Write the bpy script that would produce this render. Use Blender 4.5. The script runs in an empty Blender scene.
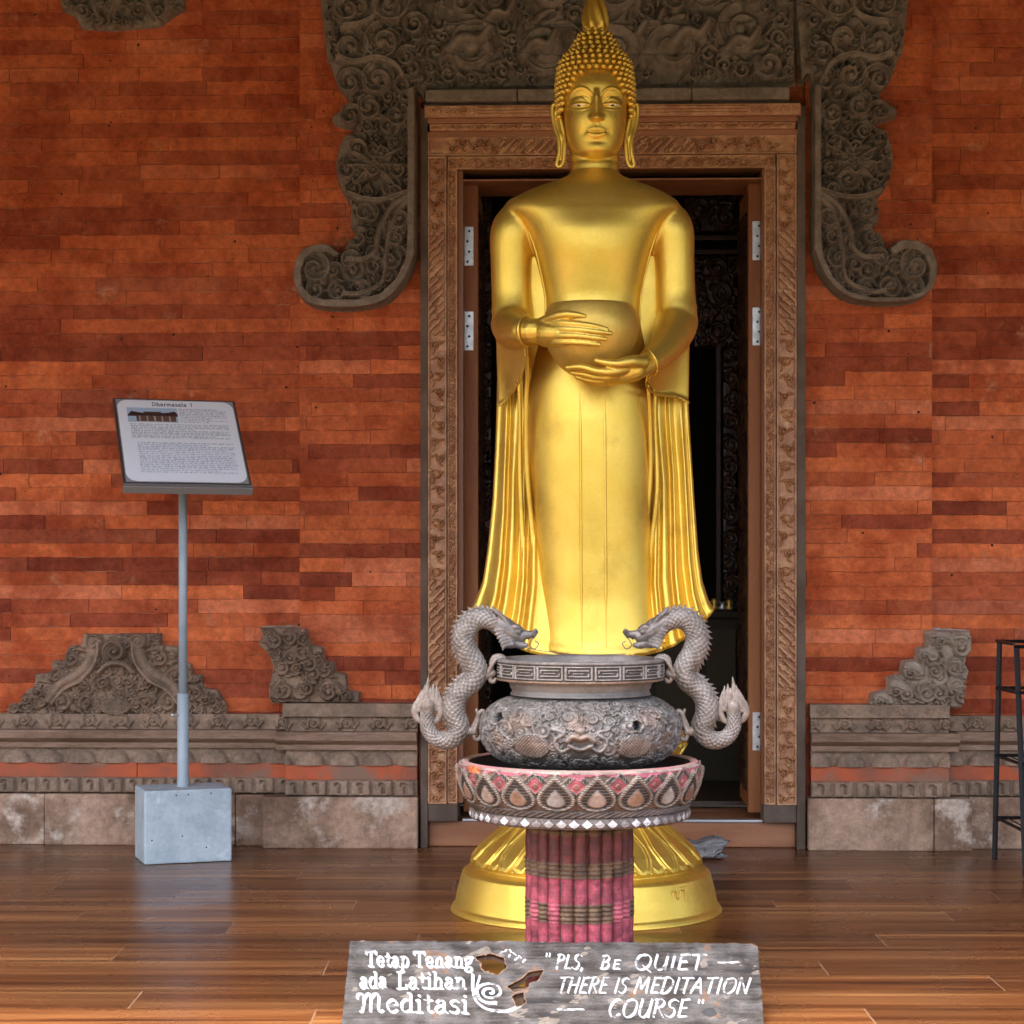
import bpy, bmesh, math, random
import numpy as np
from mathutils import Vector, Matrix
PI = math.pi
random.seed(7); RNG = np.random.default_rng(11)
scn = bpy.context.scene
COL = scn.collection
F = 2100.0; HX, HY = 512.0, 560.0      # focal length (px), principal column, horizon row of the survey used for measuring
def PX(px, D): return (px - HX) * D / F
def PZ(py, D): return 1.0 - (py - HY) * D / F
def P(px, py, D): return (PX(px, D), D, PZ(py, D))

# ------------------------------------------------------------------ materials
def mat(name, base, rough=0.6, metal=0.0, base2=None, nscale=6.0, bump=0.0, bscale=60.0, attr=None,
        rvar=0.0, third=None, tscale=2.0, tlo=.55, thi=.7, stretch=(1, 1, 1), coat=0.0, spec=None, detail=8.0, grain=None, pits=0.0):
    m = bpy.data.materials.new(name); m.use_nodes = True
    nt = m.node_tree; N = nt.nodes; L = nt.links
    b = N['Principled BSDF']
    b.inputs['Metallic'].default_value = metal
    b.inputs['Roughness'].default_value = rough
    if coat: b.inputs['Coat Weight'].default_value = coat; b.inputs['Coat Roughness'].default_value = .12
    if spec is not None: b.inputs['Specular IOR Level'].default_value = spec
    tc = N.new('ShaderNodeTexCoord'); mp = N.new('ShaderNodeMapping')
    mp.inputs['Scale'].default_value = stretch
    L.new(tc.outputs['Object'], mp.inputs['Vector'])
    vec = mp.outputs['Vector']
    def noise(s, d=detail, r=.6):
        n = N.new('ShaderNodeTexNoise'); n.inputs['Scale'].default_value = s
        n.inputs['Detail'].default_value = d; n.inputs['Roughness'].default_value = r
        L.new(vec, n.inputs['Vector']); return n
    def mix(a, bb, fac, mode='MIX'):
        x = N.new('ShaderNodeMix'); x.data_type = 'RGBA'; x.blend_type = mode
        for s, v in ((x.inputs[6], a), (x.inputs[7], bb)):
            if isinstance(v, tuple): s.default_value = (*v, 1) if len(v) == 3 else v
            else: L.new(v, s)
        if isinstance(fac, float): x.inputs[0].default_value = fac
        else: L.new(fac, x.inputs[0])
        return x.outputs[2]
    def ramp(inp, lo, hi):
        r = N.new('ShaderNodeMapRange'); r.inputs['From Min'].default_value = lo; r.inputs['From Max'].default_value = hi
        r.interpolation_type = 'SMOOTHSTEP'
        L.new(inp, r.inputs['Value']); return r.outputs['Result']
    c = base
    if attr:
        a = N.new('ShaderNodeAttribute'); a.attribute_name = attr; c = a.outputs['Color']
        if base2:   # multiply by a blotchy tint
            n = noise(nscale); c = mix(c, mix((1, 1, 1), base2, ramp(n.outputs['Fac'], .38, .68)), 1.0, 'MULTIPLY')
    elif base2:
        n = noise(nscale); c = mix(base, base2, ramp(n.outputs['Fac'], .36, .64))
    if third:
        n = noise(tscale, 10.0, .65); c = mix(c, third, ramp(n.outputs['Fac'], tlo, thi))
    if grain:
        n = noise(grain[0], 4.0, .75); r_ = N.new('ShaderNodeMapRange'); r_.inputs['From Min'].default_value = .32; r_.inputs['From Max'].default_value = .68
        r_.inputs['To Min'].default_value = 1 - grain[1]; r_.inputs['To Max'].default_value = 1 + grain[1] * .7
        L.new(n.outputs['Fac'], r_.inputs['Value']); cc = N.new('ShaderNodeCombineColor')
        for q in range(3): L.new(r_.outputs['Result'], cc.inputs[q])
        c = mix(c, cc.outputs[0], 1.0, 'MULTIPLY')
    if pits:
        vn = N.new('ShaderNodeTexVoronoi'); vn.inputs['Scale'].default_value = pits; L.new(vec, vn.inputs['Vector'])
        wn = N.new('ShaderNodeTexWhiteNoise'); L.new(vn.outputs['Position'], wn.inputs['Vector'])
        th = N.new('ShaderNodeMath'); th.operation = 'MULTIPLY'; th.inputs[1].default_value = .34; L.new(wn.outputs['Value'], th.inputs[0])
        lt = N.new('ShaderNodeMath'); lt.operation = 'LESS_THAN'; L.new(vn.outputs['Distance'], lt.inputs[0])
        sb = N.new('ShaderNodeMath'); sb.operation = 'SUBTRACT'; sb.inputs[1].default_value = .22; L.new(th.outputs[0], sb.inputs[0]); L.new(sb.outputs[0], lt.inputs[1])
        c = mix(c, (.05, .022, .012), lt.outputs[0])
    if isinstance(c, tuple): b.inputs['Base Color'].default_value = (*c, 1)
    else: L.new(c, b.inputs['Base Color'])
    if rvar:
        n = noise(nscale * 1.7); r = N.new('ShaderNodeMapRange')
        r.inputs['To Min'].default_value = max(.02, rough - rvar); r.inputs['To Max'].default_value = min(1, rough + rvar)
        r.inputs['From Min'].default_value = .3; r.inputs['From Max'].default_value = .7
        L.new(n.outputs['Fac'], r.inputs['Value']); L.new(r.outputs['Result'], b.inputs['Roughness'])
    if bump:
        n = noise(bscale); bp = N.new('ShaderNodeBump'); bp.inputs['Strength'].default_value = 1.0
        bp.inputs['Distance'].default_value = bump
        L.new(n.outputs['Fac'], bp.inputs['Height']); L.new(bp.outputs['Normal'], b.inputs['Normal'])
    return m
M = {}
M['brick'] = mat('brick', (0, 0, 0), .8, attr='tone', base2=(.66, .50, .44), nscale=6, bump=.007, bscale=55, grain=(38, .28), pits=22, third=(.58, .27, .15), tscale=8, tlo=.60, thi=.80, spec=.15)
M['mortar'] = mat('mortar', (.42, .15, .07), .9)
M['carve'] = mat('dark_carved_stone', (.165, .12, .082), .8, spec=.25, grain=(60, .22), base2=(.24, .18, .128), nscale=14, bump=.003, bscale=90)
M['carve2'] = mat('brown_carved_stone', (.21, .145, .095), .85, spec=.2, grain=(70, .25), base2=(.34, .225, .145), nscale=12, bump=.003, bscale=90, third=(.38, .28, .20), tscale=6, tlo=.60, thi=.75)
M['carve3'] = mat('pale_carved_stone', (.30, .225, .155), .8, grain=(70, .22), base2=(.42, .33, .24), nscale=12, bump=.003, bscale=90, third=(.20, .13, .085), tscale=6, tlo=.58, thi=.75)
M['socle'] = mat('weathered_block_stone', (.22, .13, .078), .85, spec=.2, base2=(.50, .32, .205), nscale=4, bump=.010, bscale=40, grain=(45, .28), third=(.60, .47, .35), tscale=7, tlo=.53, thi=.66)
M['ledge'] = mat('ledge_stone', (.19, .11, .063), .8, spec=.25, grain=(60, .25), base2=(.34, .215, .14), nscale=5, bump=.004, bscale=50, third=(.40, .32, .25), tscale=4, tlo=.6, thi=.75, stretch=(.4, 1, 2))
M['redband'] = mat('red_band_brick', (.52, .10, .03), .8, base2=(.26, .09, .045), nscale=4, bump=.003, bscale=50, third=(.25, .14, .085), tscale=3, tlo=.52, thi=.64)
M['greystrip'] = mat('grey_jamb_stone', (.10, .068, .046), .8, spec=.2, base2=(.15, .105, .075), nscale=8, bump=.002)
M['fwood'] = mat('carved_brown_wood', (.36, .150, .058), .42, base2=(.54, .27, .120), nscale=20, bump=.002, bscale=120, grain=(90, .2), third=(.66, .40, .19), tscale=26, tlo=.55, thi=.72)
M['fwood_plain'] = mat('plain_brown_wood', (.22, .080, .026), .45, base2=(.31, .12, .042), nscale=9, bump=.001, stretch=(1, 1, .15))
M['fwood_top'] = mat('lintel_brown_wood', (.28, .100, .035), .42, base2=(.38, .155, .060), nscale=9, bump=.001, stretch=(.2, 1, 1))
M['doorwood'] = mat('door_wood', (.24, .075, .020), .45, spec=.25, base2=(.38, .15, .050), nscale=6, bump=.001, stretch=(1, 1, .12))
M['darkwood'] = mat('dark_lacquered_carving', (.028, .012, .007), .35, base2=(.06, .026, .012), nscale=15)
M['blackwood'] = mat('dark_cabinet_wood', (.030, .022, .012), .7, spec=.2)
M['steel'] = mat('hinge_steel', (.62, .62, .60), .35, .7, base2=(.45, .44, .42), nscale=30)
M['screw'] = mat('screw_dark', (.05, .05, .05), .5, .5)
M['gold'] = mat('gold_paint', (.70, .455, .066), .38, .80, grain=(130, .06), base2=(.76, .51, .088), nscale=9, bump=.0006, bscale=260, rvar=.05, third=(.55, .34, .055), tscale=5, tlo=.53, thi=.75)
M['goldbowl'] = mat('dull_gold_paint', (.60, .385, .065), .44, .7, grain=(120, .08), base2=(.66, .43, .085), nscale=9, bump=.0006, bscale=240, rvar=.05)
M['white'] = mat('eye_white', (.8, .77, .66), .4)
M['black'] = mat('eye_black', (.01, .01, .01), .4)
M['pot'] = mat('patinated_bronze', (.15, .13, .108), .55, .35, base2=(.24, .215, .185), nscale=16, bump=.002, bscale=120, third=(.42, .20, .09), tscale=5.5, tlo=.58, thi=.72)
M['potcol'] = mat('patinated_bronze_relief', (0, 0, 0), .5, .35, attr='tone', grain=(110, .3), base2=(.60, .58, .55), nscale=18, bump=.002, bscale=120)
M['dragon'] = mat('weathered_dragon_metal', (0, 0, 0), .5, .25, attr='tone', grain=(110, .3), base2=(.62, .58, .54), nscale=22, bump=.0015, bscale=150, third=(.45, .26, .15), tscale=14, tlo=.62, thi=.76)
M['dhead'] = mat('dark_pewter', (.10, .082, .068), .45, .45, base2=(.20, .17, .145), nscale=30, bump=.0015, bscale=150)
M['ash'] = mat('ash', (.30, .28, .26), .95, bump=.01, bscale=40)
M['basin'] = mat('painted_basin_mosaic', (0, 0, 0), .42, attr='tone', grain=(120, .25), base2=(.52, .49, .47), nscale=24, bump=.0015, bscale=160)
M['basin_in'] = mat('dark_basin_inside', (.05, .038, .03), .7)
M['column'] = mat('painted_tubes', (0, 0, 0), .55, attr='tone', grain=(120, .35), base2=(.50, .42, .40), nscale=28, bump=.002, bscale=120)
M['mirror'] = mat('mirror_glass', (.93, .95, .96), .3, .0)
M['concrete'] = mat('painted_concrete', (.36, .43, .44), .6, grain=(60, .12), pits=14, base2=(.46, .525, .53), nscale=12, bump=.0025, bscale=70, third=(.58, .64, .65), tscale=9, tlo=.56, thi=.7)
M['polepaint'] = mat('grey_green_pole_paint', (.30, .36, .38), .4, base2=(.36, .42, .43), nscale=10)
M['panelface'] = mat('printed_panel', (0, 0, 0), .3, attr='tone')
M['panelframe'] = mat('panel_metal_edge', (.34, .35, .34), .4, .6)
M['paneldark'] = mat('panel_dark_edge', (.07, .05, .04), .5)
M['board'] = mat('weathered_painted_board', (0, 0, 0), .7, attr='tone', grain=(90, .2), base2=(.80, .78, .75), nscale=40, bump=.002, bscale=140)
M['boardwood'] = mat('bare_board_wood', (.16, .09, .05), .8, base2=(.26, .17, .10), nscale=20, stretch=(.2, 1, 1))
M['driftwood'] = mat('grey_weathered_timber', (.17, .155, .135), .85, base2=(.40, .38, .35), nscale=18, bump=.008, bscale=40, stretch=(.3, 1, 2), third=(.03, .03, .028), tscale=14, tlo=.56, thi=.66)
M['rack'] = mat('black_rack_metal', (.012, .012, .013), .4, .3)
M['ground'] = mat('courtyard_ground', (.075, .075, .045), .9, base2=(.05, .055, .03), nscale=.7, bump=.01, bscale=5)
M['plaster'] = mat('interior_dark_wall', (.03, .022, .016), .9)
M['roofwood'] = mat('porch_roof_wood', (.10, .045, .022), .8, base2=(.14, .07, .04), nscale=3)
M['sill'] = mat('sill_metal', (.45, .43, .40), .4, .6)

def floor_material():
    m = bpy.data.materials.new('laminate_floor'); m.use_nodes = True
    nt = m.node_tree; N = nt.nodes; L = nt.links; b = N['Principled BSDF']
    tc = N.new('ShaderNodeTexCoord'); at = N.new('ShaderNodeAttribute'); at.attribute_name = 'tone'
    sep = N.new('ShaderNodeSeparateColor'); L.new(at.outputs['Color'], sep.inputs['Color'])
    # grain coordinate: stretched along the plank, shifted per plank by its own random number
    mp = N.new('ShaderNodeMapping'); mp.inputs['Scale'].default_value = (.55, 15, 1)
    L.new(tc.outputs['Object'], mp.inputs['Vector'])
    mul = N.new('ShaderNodeMath'); mul.operation = 'MULTIPLY'; mul.inputs[1].default_value = 37.0
    L.new(sep.outputs['Green'], mul.inputs[0])
    cmb = N.new('ShaderNodeCombineXYZ'); L.new(mul.outputs[0], cmb.inputs['Z']); L.new(mul.outputs[0], cmb.inputs['X'])
    add = N.new('ShaderNodeVectorMath'); L.new(mp.outputs['Vector'], add.inputs[0]); L.new(cmb.outputs[0], add.inputs[1])
    n = N.new('ShaderNodeTexNoise'); n.inputs['Scale'].default_value = 1.4; n.inputs['Detail'].default_value = 7; n.inputs['Roughness'].default_value = .55
    n.inputs['Distortion'].default_value = .25
    L.new(add.outputs[0], n.inputs['Vector'])
    cr = N.new('ShaderNodeValToRGB'); e = cr.color_ramp.elements
    e[0].position = .30; e[0].color = (.040, .013, .004, 1)
    e[1].position = .74; e[1].color = (.38, .185, .062, 1)
    x = e.new(.44); x.color = (.135, .047, .013, 1)
    x = e.new(.58); x.color = (.21, .086, .027, 1)
    L.new(n.outputs['Fac'], cr.inputs['Fac'])
    mx = N.new('ShaderNodeMix'); mx.data_type = 'RGBA'; mx.blend_type = 'MULTIPLY'; mx.inputs[0].default_value = 1
    mr = N.new('ShaderNodeMapRange'); mr.inputs['To Min'].default_value = .65; mr.inputs['To Max'].default_value = 1.35
    L.new(sep.outputs['Red'], mr.inputs['Value'])
    L.new(cr.outputs['Color'], mx.inputs[6]); L.new(mr.outputs['Result'], mx.inputs[7])
    mx2 = N.new('ShaderNodeMix'); mx2.data_type = 'RGBA'; L.new(sep.outputs['Blue'], mx2.inputs[0])
    L.new(mx.outputs[2], mx2.inputs[6]); mx2.inputs[7].default_value = (.42, .27, .16, 1)
    L.new(mx2.outputs[2], b.inputs['Base Color'])
    n2 = N.new('ShaderNodeTexNoise'); n2.inputs['Scale'].default_value = 3; n2.inputs['Detail'].default_value = 6
    L.new(tc.outputs['Object'], n2.inputs['Vector'])
    r2 = N.new('ShaderNodeMapRange'); r2.inputs['To Min'].default_value = .15; r2.inputs['To Max'].default_value = .42
    L.new(n2.outputs['Fac'], r2.inputs['Value']); L.new(r2.outputs['Result'], b.inputs['Roughness'])
    b.inputs['Specular IOR Level'].default_value = .5
    bp = N.new('ShaderNodeBump'); bp.inputs['Distance'].default_value = .0012; L.new(n.outputs['Fac'], bp.inputs['Height'])
    L.new(bp.outputs['Normal'], b.inputs['Normal'])
    return m
M['floor'] = floor_material()

# ------------------------------------------------------------------ object helpers
ORI = {}
def thing(name, label, cat, loc=(0, 0, 0), group=None):
    o = bpy.data.objects.new(name, None); COL.objects.link(o); o.location = loc
    o['label'] = label; o['category'] = cat
    if group: o['group'] = group
    ORI[o.name] = Vector(loc); return o
def mesh_obj(name, verts, faces, material, parent=None, smooth=True, tone=None, label=None):
    """one mesh object; vertices are given in world coordinates"""
    me = bpy.data.meshes.new(name)
    V = np.asarray(verts, dtype=float).reshape(-1, 3)
    o_off = ORI[parent.name] if parent is not None else Vector((0, 0, 0))
    V = V - np.array(o_off)
    Fa = faces if isinstance(faces, list) else faces.tolist()
    me.from_pydata(V.tolist(), [], Fa)
    if tone is not None:
        a = me.color_attributes.new('tone', 'FLOAT_COLOR', 'POINT')
        c = np.ones((len(V), 4), dtype=np.float32); c[:, :3] = tone
        a.data.foreach_set('color', c.ravel())
    me.materials.append(material)
    if smooth: me.polygons.foreach_set('use_smooth', [True] * len(me.polygons))
    me.update()
    ob = bpy.data.objects.new(name, me); COL.objects.link(ob)
    if parent is not None:
        ob.parent = parent; ORI[ob.name] = o_off
    if label: ob['label'] = label
    return ob
class G:
    """geometry collector"""
    def __init__(s): s.v = []; s.f = []; s.n = 0
    def add(s, v, f):
        v = np.asarray(v, float).reshape(-1, 3); s.v.append(v)
        s.f += [[i + s.n for i in q] for q in (f if isinstance(f, list) else f.tolist())]; s.n += len(v); return s
    def V(s): return np.concatenate(s.v)
    def box(s, x0, x1, y0, y1, z0, z1, ch=0.0):
        if ch <= 0:
            v = [(x, y, z) for z in (z0, z1) for y in (y0, y1) for x in (x0, x1)]
            return s.add(v, [[0, 2, 3, 1], [4, 5, 7, 6], [0, 1, 5, 4], [2, 6, 7, 3], [0, 4, 6, 2], [1, 3, 7, 5]])
        bm = bmesh.new(); bmesh.ops.create_cube(bm, size=1)
        for w in bm.verts: w.co = Vector(((x0 + x1) / 2 + w.co.x * (x1 - x0), (y0 + y1) / 2 + w.co.y * (y1 - y0), (z0 + z1) / 2 + w.co.z * (z1 - z0)))
        bmesh.ops.bevel(bm, geom=bm.edges[:], offset=ch, segments=2, affect='EDGES', profile=.6)
        bm.verts.index_update()
        r = ([tuple(w.co) for w in bm.verts], [[w.index for w in q.verts] for q in bm.faces]); bm.free()
        return s.add(*r)
    def build(s, name, m, parent=None, smooth=False, **k): return mesh_obj(name, s.V(), s.f, m, parent, smooth, **k)
def grid_faces(nr, nc, wrap=False, keep=None):
    r = np.arange(nr - 1)[:, None]; c = np.arange(nc if wrap else nc - 1)[None, :]
    a = r * nc + c; b = r * nc + (c + 1) % nc; d = (r + 1) * nc + c; e = (r + 1) * nc + (c + 1) % nc
    f = np.stack([a, b, e, d], -1)
    if keep is not None: f = f[keep]
    return f.reshape(-1, 4)
def loft(rings, cap=True):
    R = np.asarray(rings, float); nr, nc = R.shape[:2]
    f = grid_faces(nr, nc, True).tolist(); v = R.reshape(-1, 3)
    if cap:
        f.append(list(range(nc))[::-1]); f.append(list(range((nr - 1) * nc, nr * nc)))
    return v, f
def crom(pts, n=8):
    P_ = np.asarray(pts, float); out = []
    Q = np.vstack([2 * P_[0] - P_[1], P_, 2 * P_[-1] - P_[-2]])
    for i in range(1, len(Q) - 2):
        p0, p1, p2, p3 = Q[i - 1:i + 3]
        for t in np.linspace(0, 1, n, endpoint=False):
            out.append(.5 * ((2 * p1) + (-p0 + p2) * t + (2 * p0 - 5 * p1 + 4 * p2 - p3) * t * t + (-p0 + 3 * p1 - 3 * p2 + p3) * t ** 3))
    out.append(Q[-2]); return np.array(out)
def tube(pts, rad, n=14, caps=True, flat=1.0, up=None):
    """swept round tube with rounded ends; rad scalar or per point"""
    p = np.asarray(pts, float); r = np.broadcast_to(np.asarray(rad, float), (len(p),)).copy()
    if caps:
        d0 = p[0] - p[1]; d0 /= np.linalg.norm(d0); d1 = p[-1] - p[-2]; d1 /= np.linalg.norm(d1)
        A = [(math.cos(a), math.sin(a)) for a in (1.45, 1.1, .65, .3)]
        p = np.vstack([[p[0] + d0 * r[0] * s for c, s in A], p, [p[-1] + d1 * r[-1] * s for c, s in A[::-1]]])
        r = np.concatenate([[r[0] * c for c, s in A], r, [r[-1] * c for c, s in A[::-1]]])
    t = np.gradient(p, axis=0); t /= np.linalg.norm(t, axis=1)[:, None]
    u = np.array(up if up is not None else (0, 1, 0), float)
    if abs(np.dot(u, t[0])) > .93: u = np.array((1., 0, 0)) if abs(t[0][0]) < .8 else np.array((0, 0, 1.))
    rings = []
    a = np.linspace(0, 2 * PI, n, endpoint=False)
    for i in range(len(p)):
        u = u - t[i] * np.dot(u, t[i]); u /= np.linalg.norm(u)
        w = np.cross(t[i], u)
        rings.append(p[i] + r[i] * (np.cos(a)[:, None] * w + flat * np.sin(a)[:, None] * u))
    return loft(rings)
def ball(c, r, n=14):
    sc = r if hasattr(r, '__len__') else (r, r, r)
    th = np.linspace(.05, PI - .05, n)
    a = np.linspace(0, 2 * PI, int(n * 1.6), endpoint=False)
    rings = [[(c[0] + sc[0] * math.sin(t) * math.cos(q), c[1] + sc[1] * math.sin(t) * math.sin(q), c[2] + sc[2] * math.cos(t)) for q in a] for t in th]
    return loft(rings)
def lathe(profile, cx, cy, n=96, t0=0):
    a = np.linspace(0, 2 * PI, n, endpoint=False) + t0
    rings = [[(cx + r * math.cos(q), cy + r * math.sin(q), z) for q in a] for r, z in profile]
    return loft(rings)
def remesh(ob, voxel, smooth_it=0, fac=.5):
    m = ob.modifiers.new('r', 'REMESH'); m.mode = 'VOXEL'; m.voxel_size = voxel; m.use_smooth_shade = True
    if smooth_it:
        s = ob.modifiers.new('s', 'SMOOTH'); s.iterations = smooth_it; s.factor = fac
    dg = bpy.context.evaluated_depsgraph_get(); dg.update()
    me = bpy.data.meshes.new_from_object(ob.evaluated_get(dg))
    ob.modifiers.clear(); old = ob.data; mats = list(old.materials); ob.data = me
    if not me.materials:
        for x in mats: me.materials.append(x)
    me.polygons.foreach_set('use_smooth', [True] * len(me.polygons))
    bpy.data.meshes.remove(old)
    return ob

# ------------------------------------------------------------------ relief carving (height fields turned into real geometry)
class Canvas:
    def __init__(s, x0, x1, z0, z1, res):
        s.x0, s.z0, s.res = x0, z0, res
        s.nx = int(round((x1 - x0) / res)) + 1; s.nz = int(round((z1 - z0) / res)) + 1
        s.x = x0 + np.arange(s.nx) * res; s.z = z0 + np.arange(s.nz) * res
        s.X, s.Z = np.meshgrid(s.x, s.z); s.H = np.zeros_like(s.X); s.C = None
    def win(s, xa, xb, za, zb):
        i0 = max(0, int((xa - s.x0) / s.res) - 1); i1 = min(s.nx, int((xb - s.x0) / s.res) + 3)
        j0 = max(0, int((za - s.z0) / s.res) - 1); j1 = min(s.nz, int((zb - s.z0) / s.res) + 3)
        return slice(j0, max(j0, j1)), slice(i0, max(i0, i1))
    def stroke(s, pts, r, h, cut=False, flat=0.0):
        p = np.asarray(pts, float); n = len(p)
        r = np.broadcast_to(np.asarray(r, float), (n,)); h = np.broadcast_to(np.asarray(h, float), (n,))
        for i in range(n - 1):
            a, b = p[i], p[i + 1]; R = max(r[i], r[i + 1])
            w = s.win(min(a[0], b[0]) - R, max(a[0], b[0]) + R, min(a[1], b[1]) - R, max(a[1], b[1]) + R)
            X = s.X[w]; Z = s.Z[w]
            if X.size == 0: continue
            d = b - a; L2 = max(1e-12, d @ d)
            t = np.clip(((X - a[0]) * d[0] + (Z - a[1]) * d[1]) / L2, 0, 1)
            q = np.hypot(X - a[0] - t * d[0], Z - a[1] - t * d[1]); rr = r[i] + t * (r[i + 1] - r[i]); hh = h[i] + t * (h[i + 1] - h[i])
            k = q / np.maximum(rr, 1e-6)
            f = np.where(k < 1, np.sqrt(np.clip(1 - np.clip((k - flat) / (1 - flat), 0, 1) ** 2, 0, 1)), 0) * hh
            if cut: s.H[w] = np.minimum(s.H[w], np.where(k < 1, -f, 1e9))
            else: s.H[w] = np.maximum(s.H[w], f)
    def blob(s, x, z, r, h): s.stroke([(x, z), (x + 1e-5, z)], r, h)
    def curl(s, x, z, R, a0, d, h, turns=1.35, w=.31):
        t = np.linspace(0, 1, 26)
        rr = R * (1 - t * .80) * (1 - w * .6); an = a0 + d * t * turns * 2 * PI
        s.stroke(np.stack([x + rr * np.cos(an), z + rr * np.sin(an)], 1), R * w * (1.05 - .55 * t), h * (.66 + .28 * t))
        s.stroke(np.stack([x + rr * 1.10 * np.cos(an), z + rr * 1.10 * np.sin(an)], 1)[:-3], np.maximum(R * w * .30, s.res * 1.3), h * (.98 + .2 * t)[:-3])
        s.blob(x, z, R * .25, h * 1.15)
    def leaf(s, x, z, ang, L, W, bend, h):
        t = np.linspace(0, 1, 9); an = ang + bend * t
        dx = np.cos(an) * L / 8; dz = np.sin(an) * L / 8
        px = x + np.concatenate([[0], np.cumsum(dx[:-1])]); pz = z + np.concatenate([[0], np.cumsum(dz[:-1])])
        s.stroke(np.stack([px, pz], 1), W * (.25 + np.sin(np.clip(t, .02, .98) * PI) ** .7 * .75) * (1 - .35 * t), h * (.74 + .22 * t))
        s.stroke(np.stack([px, pz], 1)[1:], max(W * .24, s.res * 1.3), h * (.98 + .2 * t)[1:])
        return px[-1], pz[-1]
def poly_sd(X, Z, poly):
    p = np.asarray(poly, float); n = len(p); d2 = np.full(X.shape, 1e9); ins = np.zeros(X.shape, bool)
    for i in range(n):
        a = p[i]; b = p[(i + 1) % n]; e = b - a; L2 = max(1e-12, e @ e)
        t = np.clip(((X - a[0]) * e[0] + (Z - a[1]) * e[1]) / L2, 0, 1)
        d2 = np.minimum(d2, (X - a[0] - t * e[0]) ** 2 + (Z - a[1] - t * e[1]) ** 2)
        c = (a[1] > Z) != (b[1] > Z)
        with np.errstate(divide='ignore', invalid='ignore'):
            xi = a[0] + (Z - a[1]) * e[0] / (e[1] if abs(e[1]) > 1e-12 else 1e-12)
        ins ^= c & (X < xi)
    d = np.sqrt(d2); return np.where(ins, d, -d)
def foliage(c, sd, radii, seed, h, dens=1.0, xr=None, avoid=()):
    """pack scrolls with fans of leaves into the region sd>0; xr limits the columns used"""
    rg = np.random.default_rng(seed); placed = list(avoid)
    x0, x1 = (c.x[0], c.x[-1]) if xr is None else xr
    def SD(x, z):
        i = int((x - c.x0) / c.res); j = int((z - c.z0) / c.res)
        return sd[j, i] if 0 <= i < c.nx and 0 <= j < c.nz else -1
    todo = []
    for R in radii:
        area = (x1 - x0) * (c.z[-1] - c.z[0]); tries = int(area / (R * R) * 9 * dens)
        for _ in range(tries):
            x = rg.uniform(x0, x1); z = rg.uniform(c.z[0], c.z[-1])
            if SD(x, z) < R * .86: continue
            if any((x - a) ** 2 + (z - b) ** 2 < ((R + q) * .93) ** 2 for a, b, q in placed): continue
            placed.append((x, z, R)); todo.append((x, z, R))
    for x, z, R in todo:      # leaves first so the scrolls lie over them
        d = rg.choice([-1, 1]); a0 = rg.uniform(0, 2 * PI); n = rg.integers(4, 7)
        for k in range(n):
            a = a0 + d * (k * 2 * PI / n * .8)
            c.leaf(x + R * .8 * math.cos(a), z + R * .8 * math.sin(a), a + d * .9, R * rg.uniform(.7, 1.1), R * .20, d * 1.3, h * rg.uniform(.55, .8))
        c.curl(x, z, R, a0, d, h * rg.uniform(.85, 1.1), turns=1.2 if R < radii[0] * .5 else 1.5)
    return placed
def relief(name, c, sd, y, m, parent, base=.012, edge=.006, sink=.02, gain=1.0, **k):
    """flat relief facing the viewer (towards -Y), standing proud of the plane y"""
    f = np.clip(sd / edge, 0, 1); f = np.sqrt(f * (2 - f))
    Hh = np.where(sd > 0, (base + c.H * gain) * f + .001, -sink)
    V = np.stack([c.X, y - Hh, c.Z], -1).reshape(-1, 3)
    s = (sd > -c.res * 1.5); keep = s[:-1, :-1] | s[1:, :-1] | s[:-1, 1:] | s[1:, 1:]
    ff = grid_faces(c.nz, c.nx, False, keep)
    used = np.unique(ff); idx = np.full(len(V), -1); idx[used] = np.arange(len(used))
    return mesh_obj(name, V[used], idx[ff], m, parent, True, **k)
ROOF_Y = 3.9; ROOF_Z = 3.06; SUN_EL = 75; SUN_AZ = 250; SKY = .15; SUN = .8; EXPO = 3.2
# ================================================================== THE SETTING: floor, ground
def struct(o): o['kind'] = 'structure'; return o
g = G(); g.box(-40, 40, -60, 3.0, -.75, -.5); struct(g.build('ground', M['ground']))
def plank_sheet(name, x0, x1, y0, y1, z, seed, parent=None):
    rg = random.Random(seed); v = []; f = []; tone = []
    def quad(a, b, c_, d_, zz, t):
        k = len(v); v.extend([(a, c_, zz), (b, c_, zz), (b, d_, zz), (a, d_, zz)]); f.append([k, k + 1, k + 2, k + 3]); tone.extend([t] * 4)
    y = y0; W = .187; off = 0; tlast = .5
    while y < y1 - .01:
        ye = min(y + W, y1); off = (off + rg.uniform(.35, .6)) % 1.22; x = x0 - off
        while x < x1:
            xe = x + 1.22; a = max(x, x0); b = min(xe, x1)
            if b > a + .01:
                tlast = rg.random()
                quad(a + .0020, b - .0020, y + .0022, ye - .0008, z, (tlast, rg.random(), 0))
            x = xe
        y = ye
    k = len(v)   # pale bevel line showing between the planks
    v.extend([(x0, y0, z - .0008), (x1, y0, z - .0008), (x1, y1, z - .0008), (x0, y1, z - .0008)]); f.append([k, k + 1, k + 2, k + 3]); tone.extend([(.5, .5, .85)] * 4)
    return mesh_obj(name, v, f, M['floor'], parent, False, tone=np.array(tone))
struct(plank_sheet('porch_floor', -6, 6, 3.0, 7.55, 0, 3))
g = G(); g.box(-6, 6, 3.0, 7.9, -.74, -.006); struct(g.build('porch_platform', M['socle']))

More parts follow.
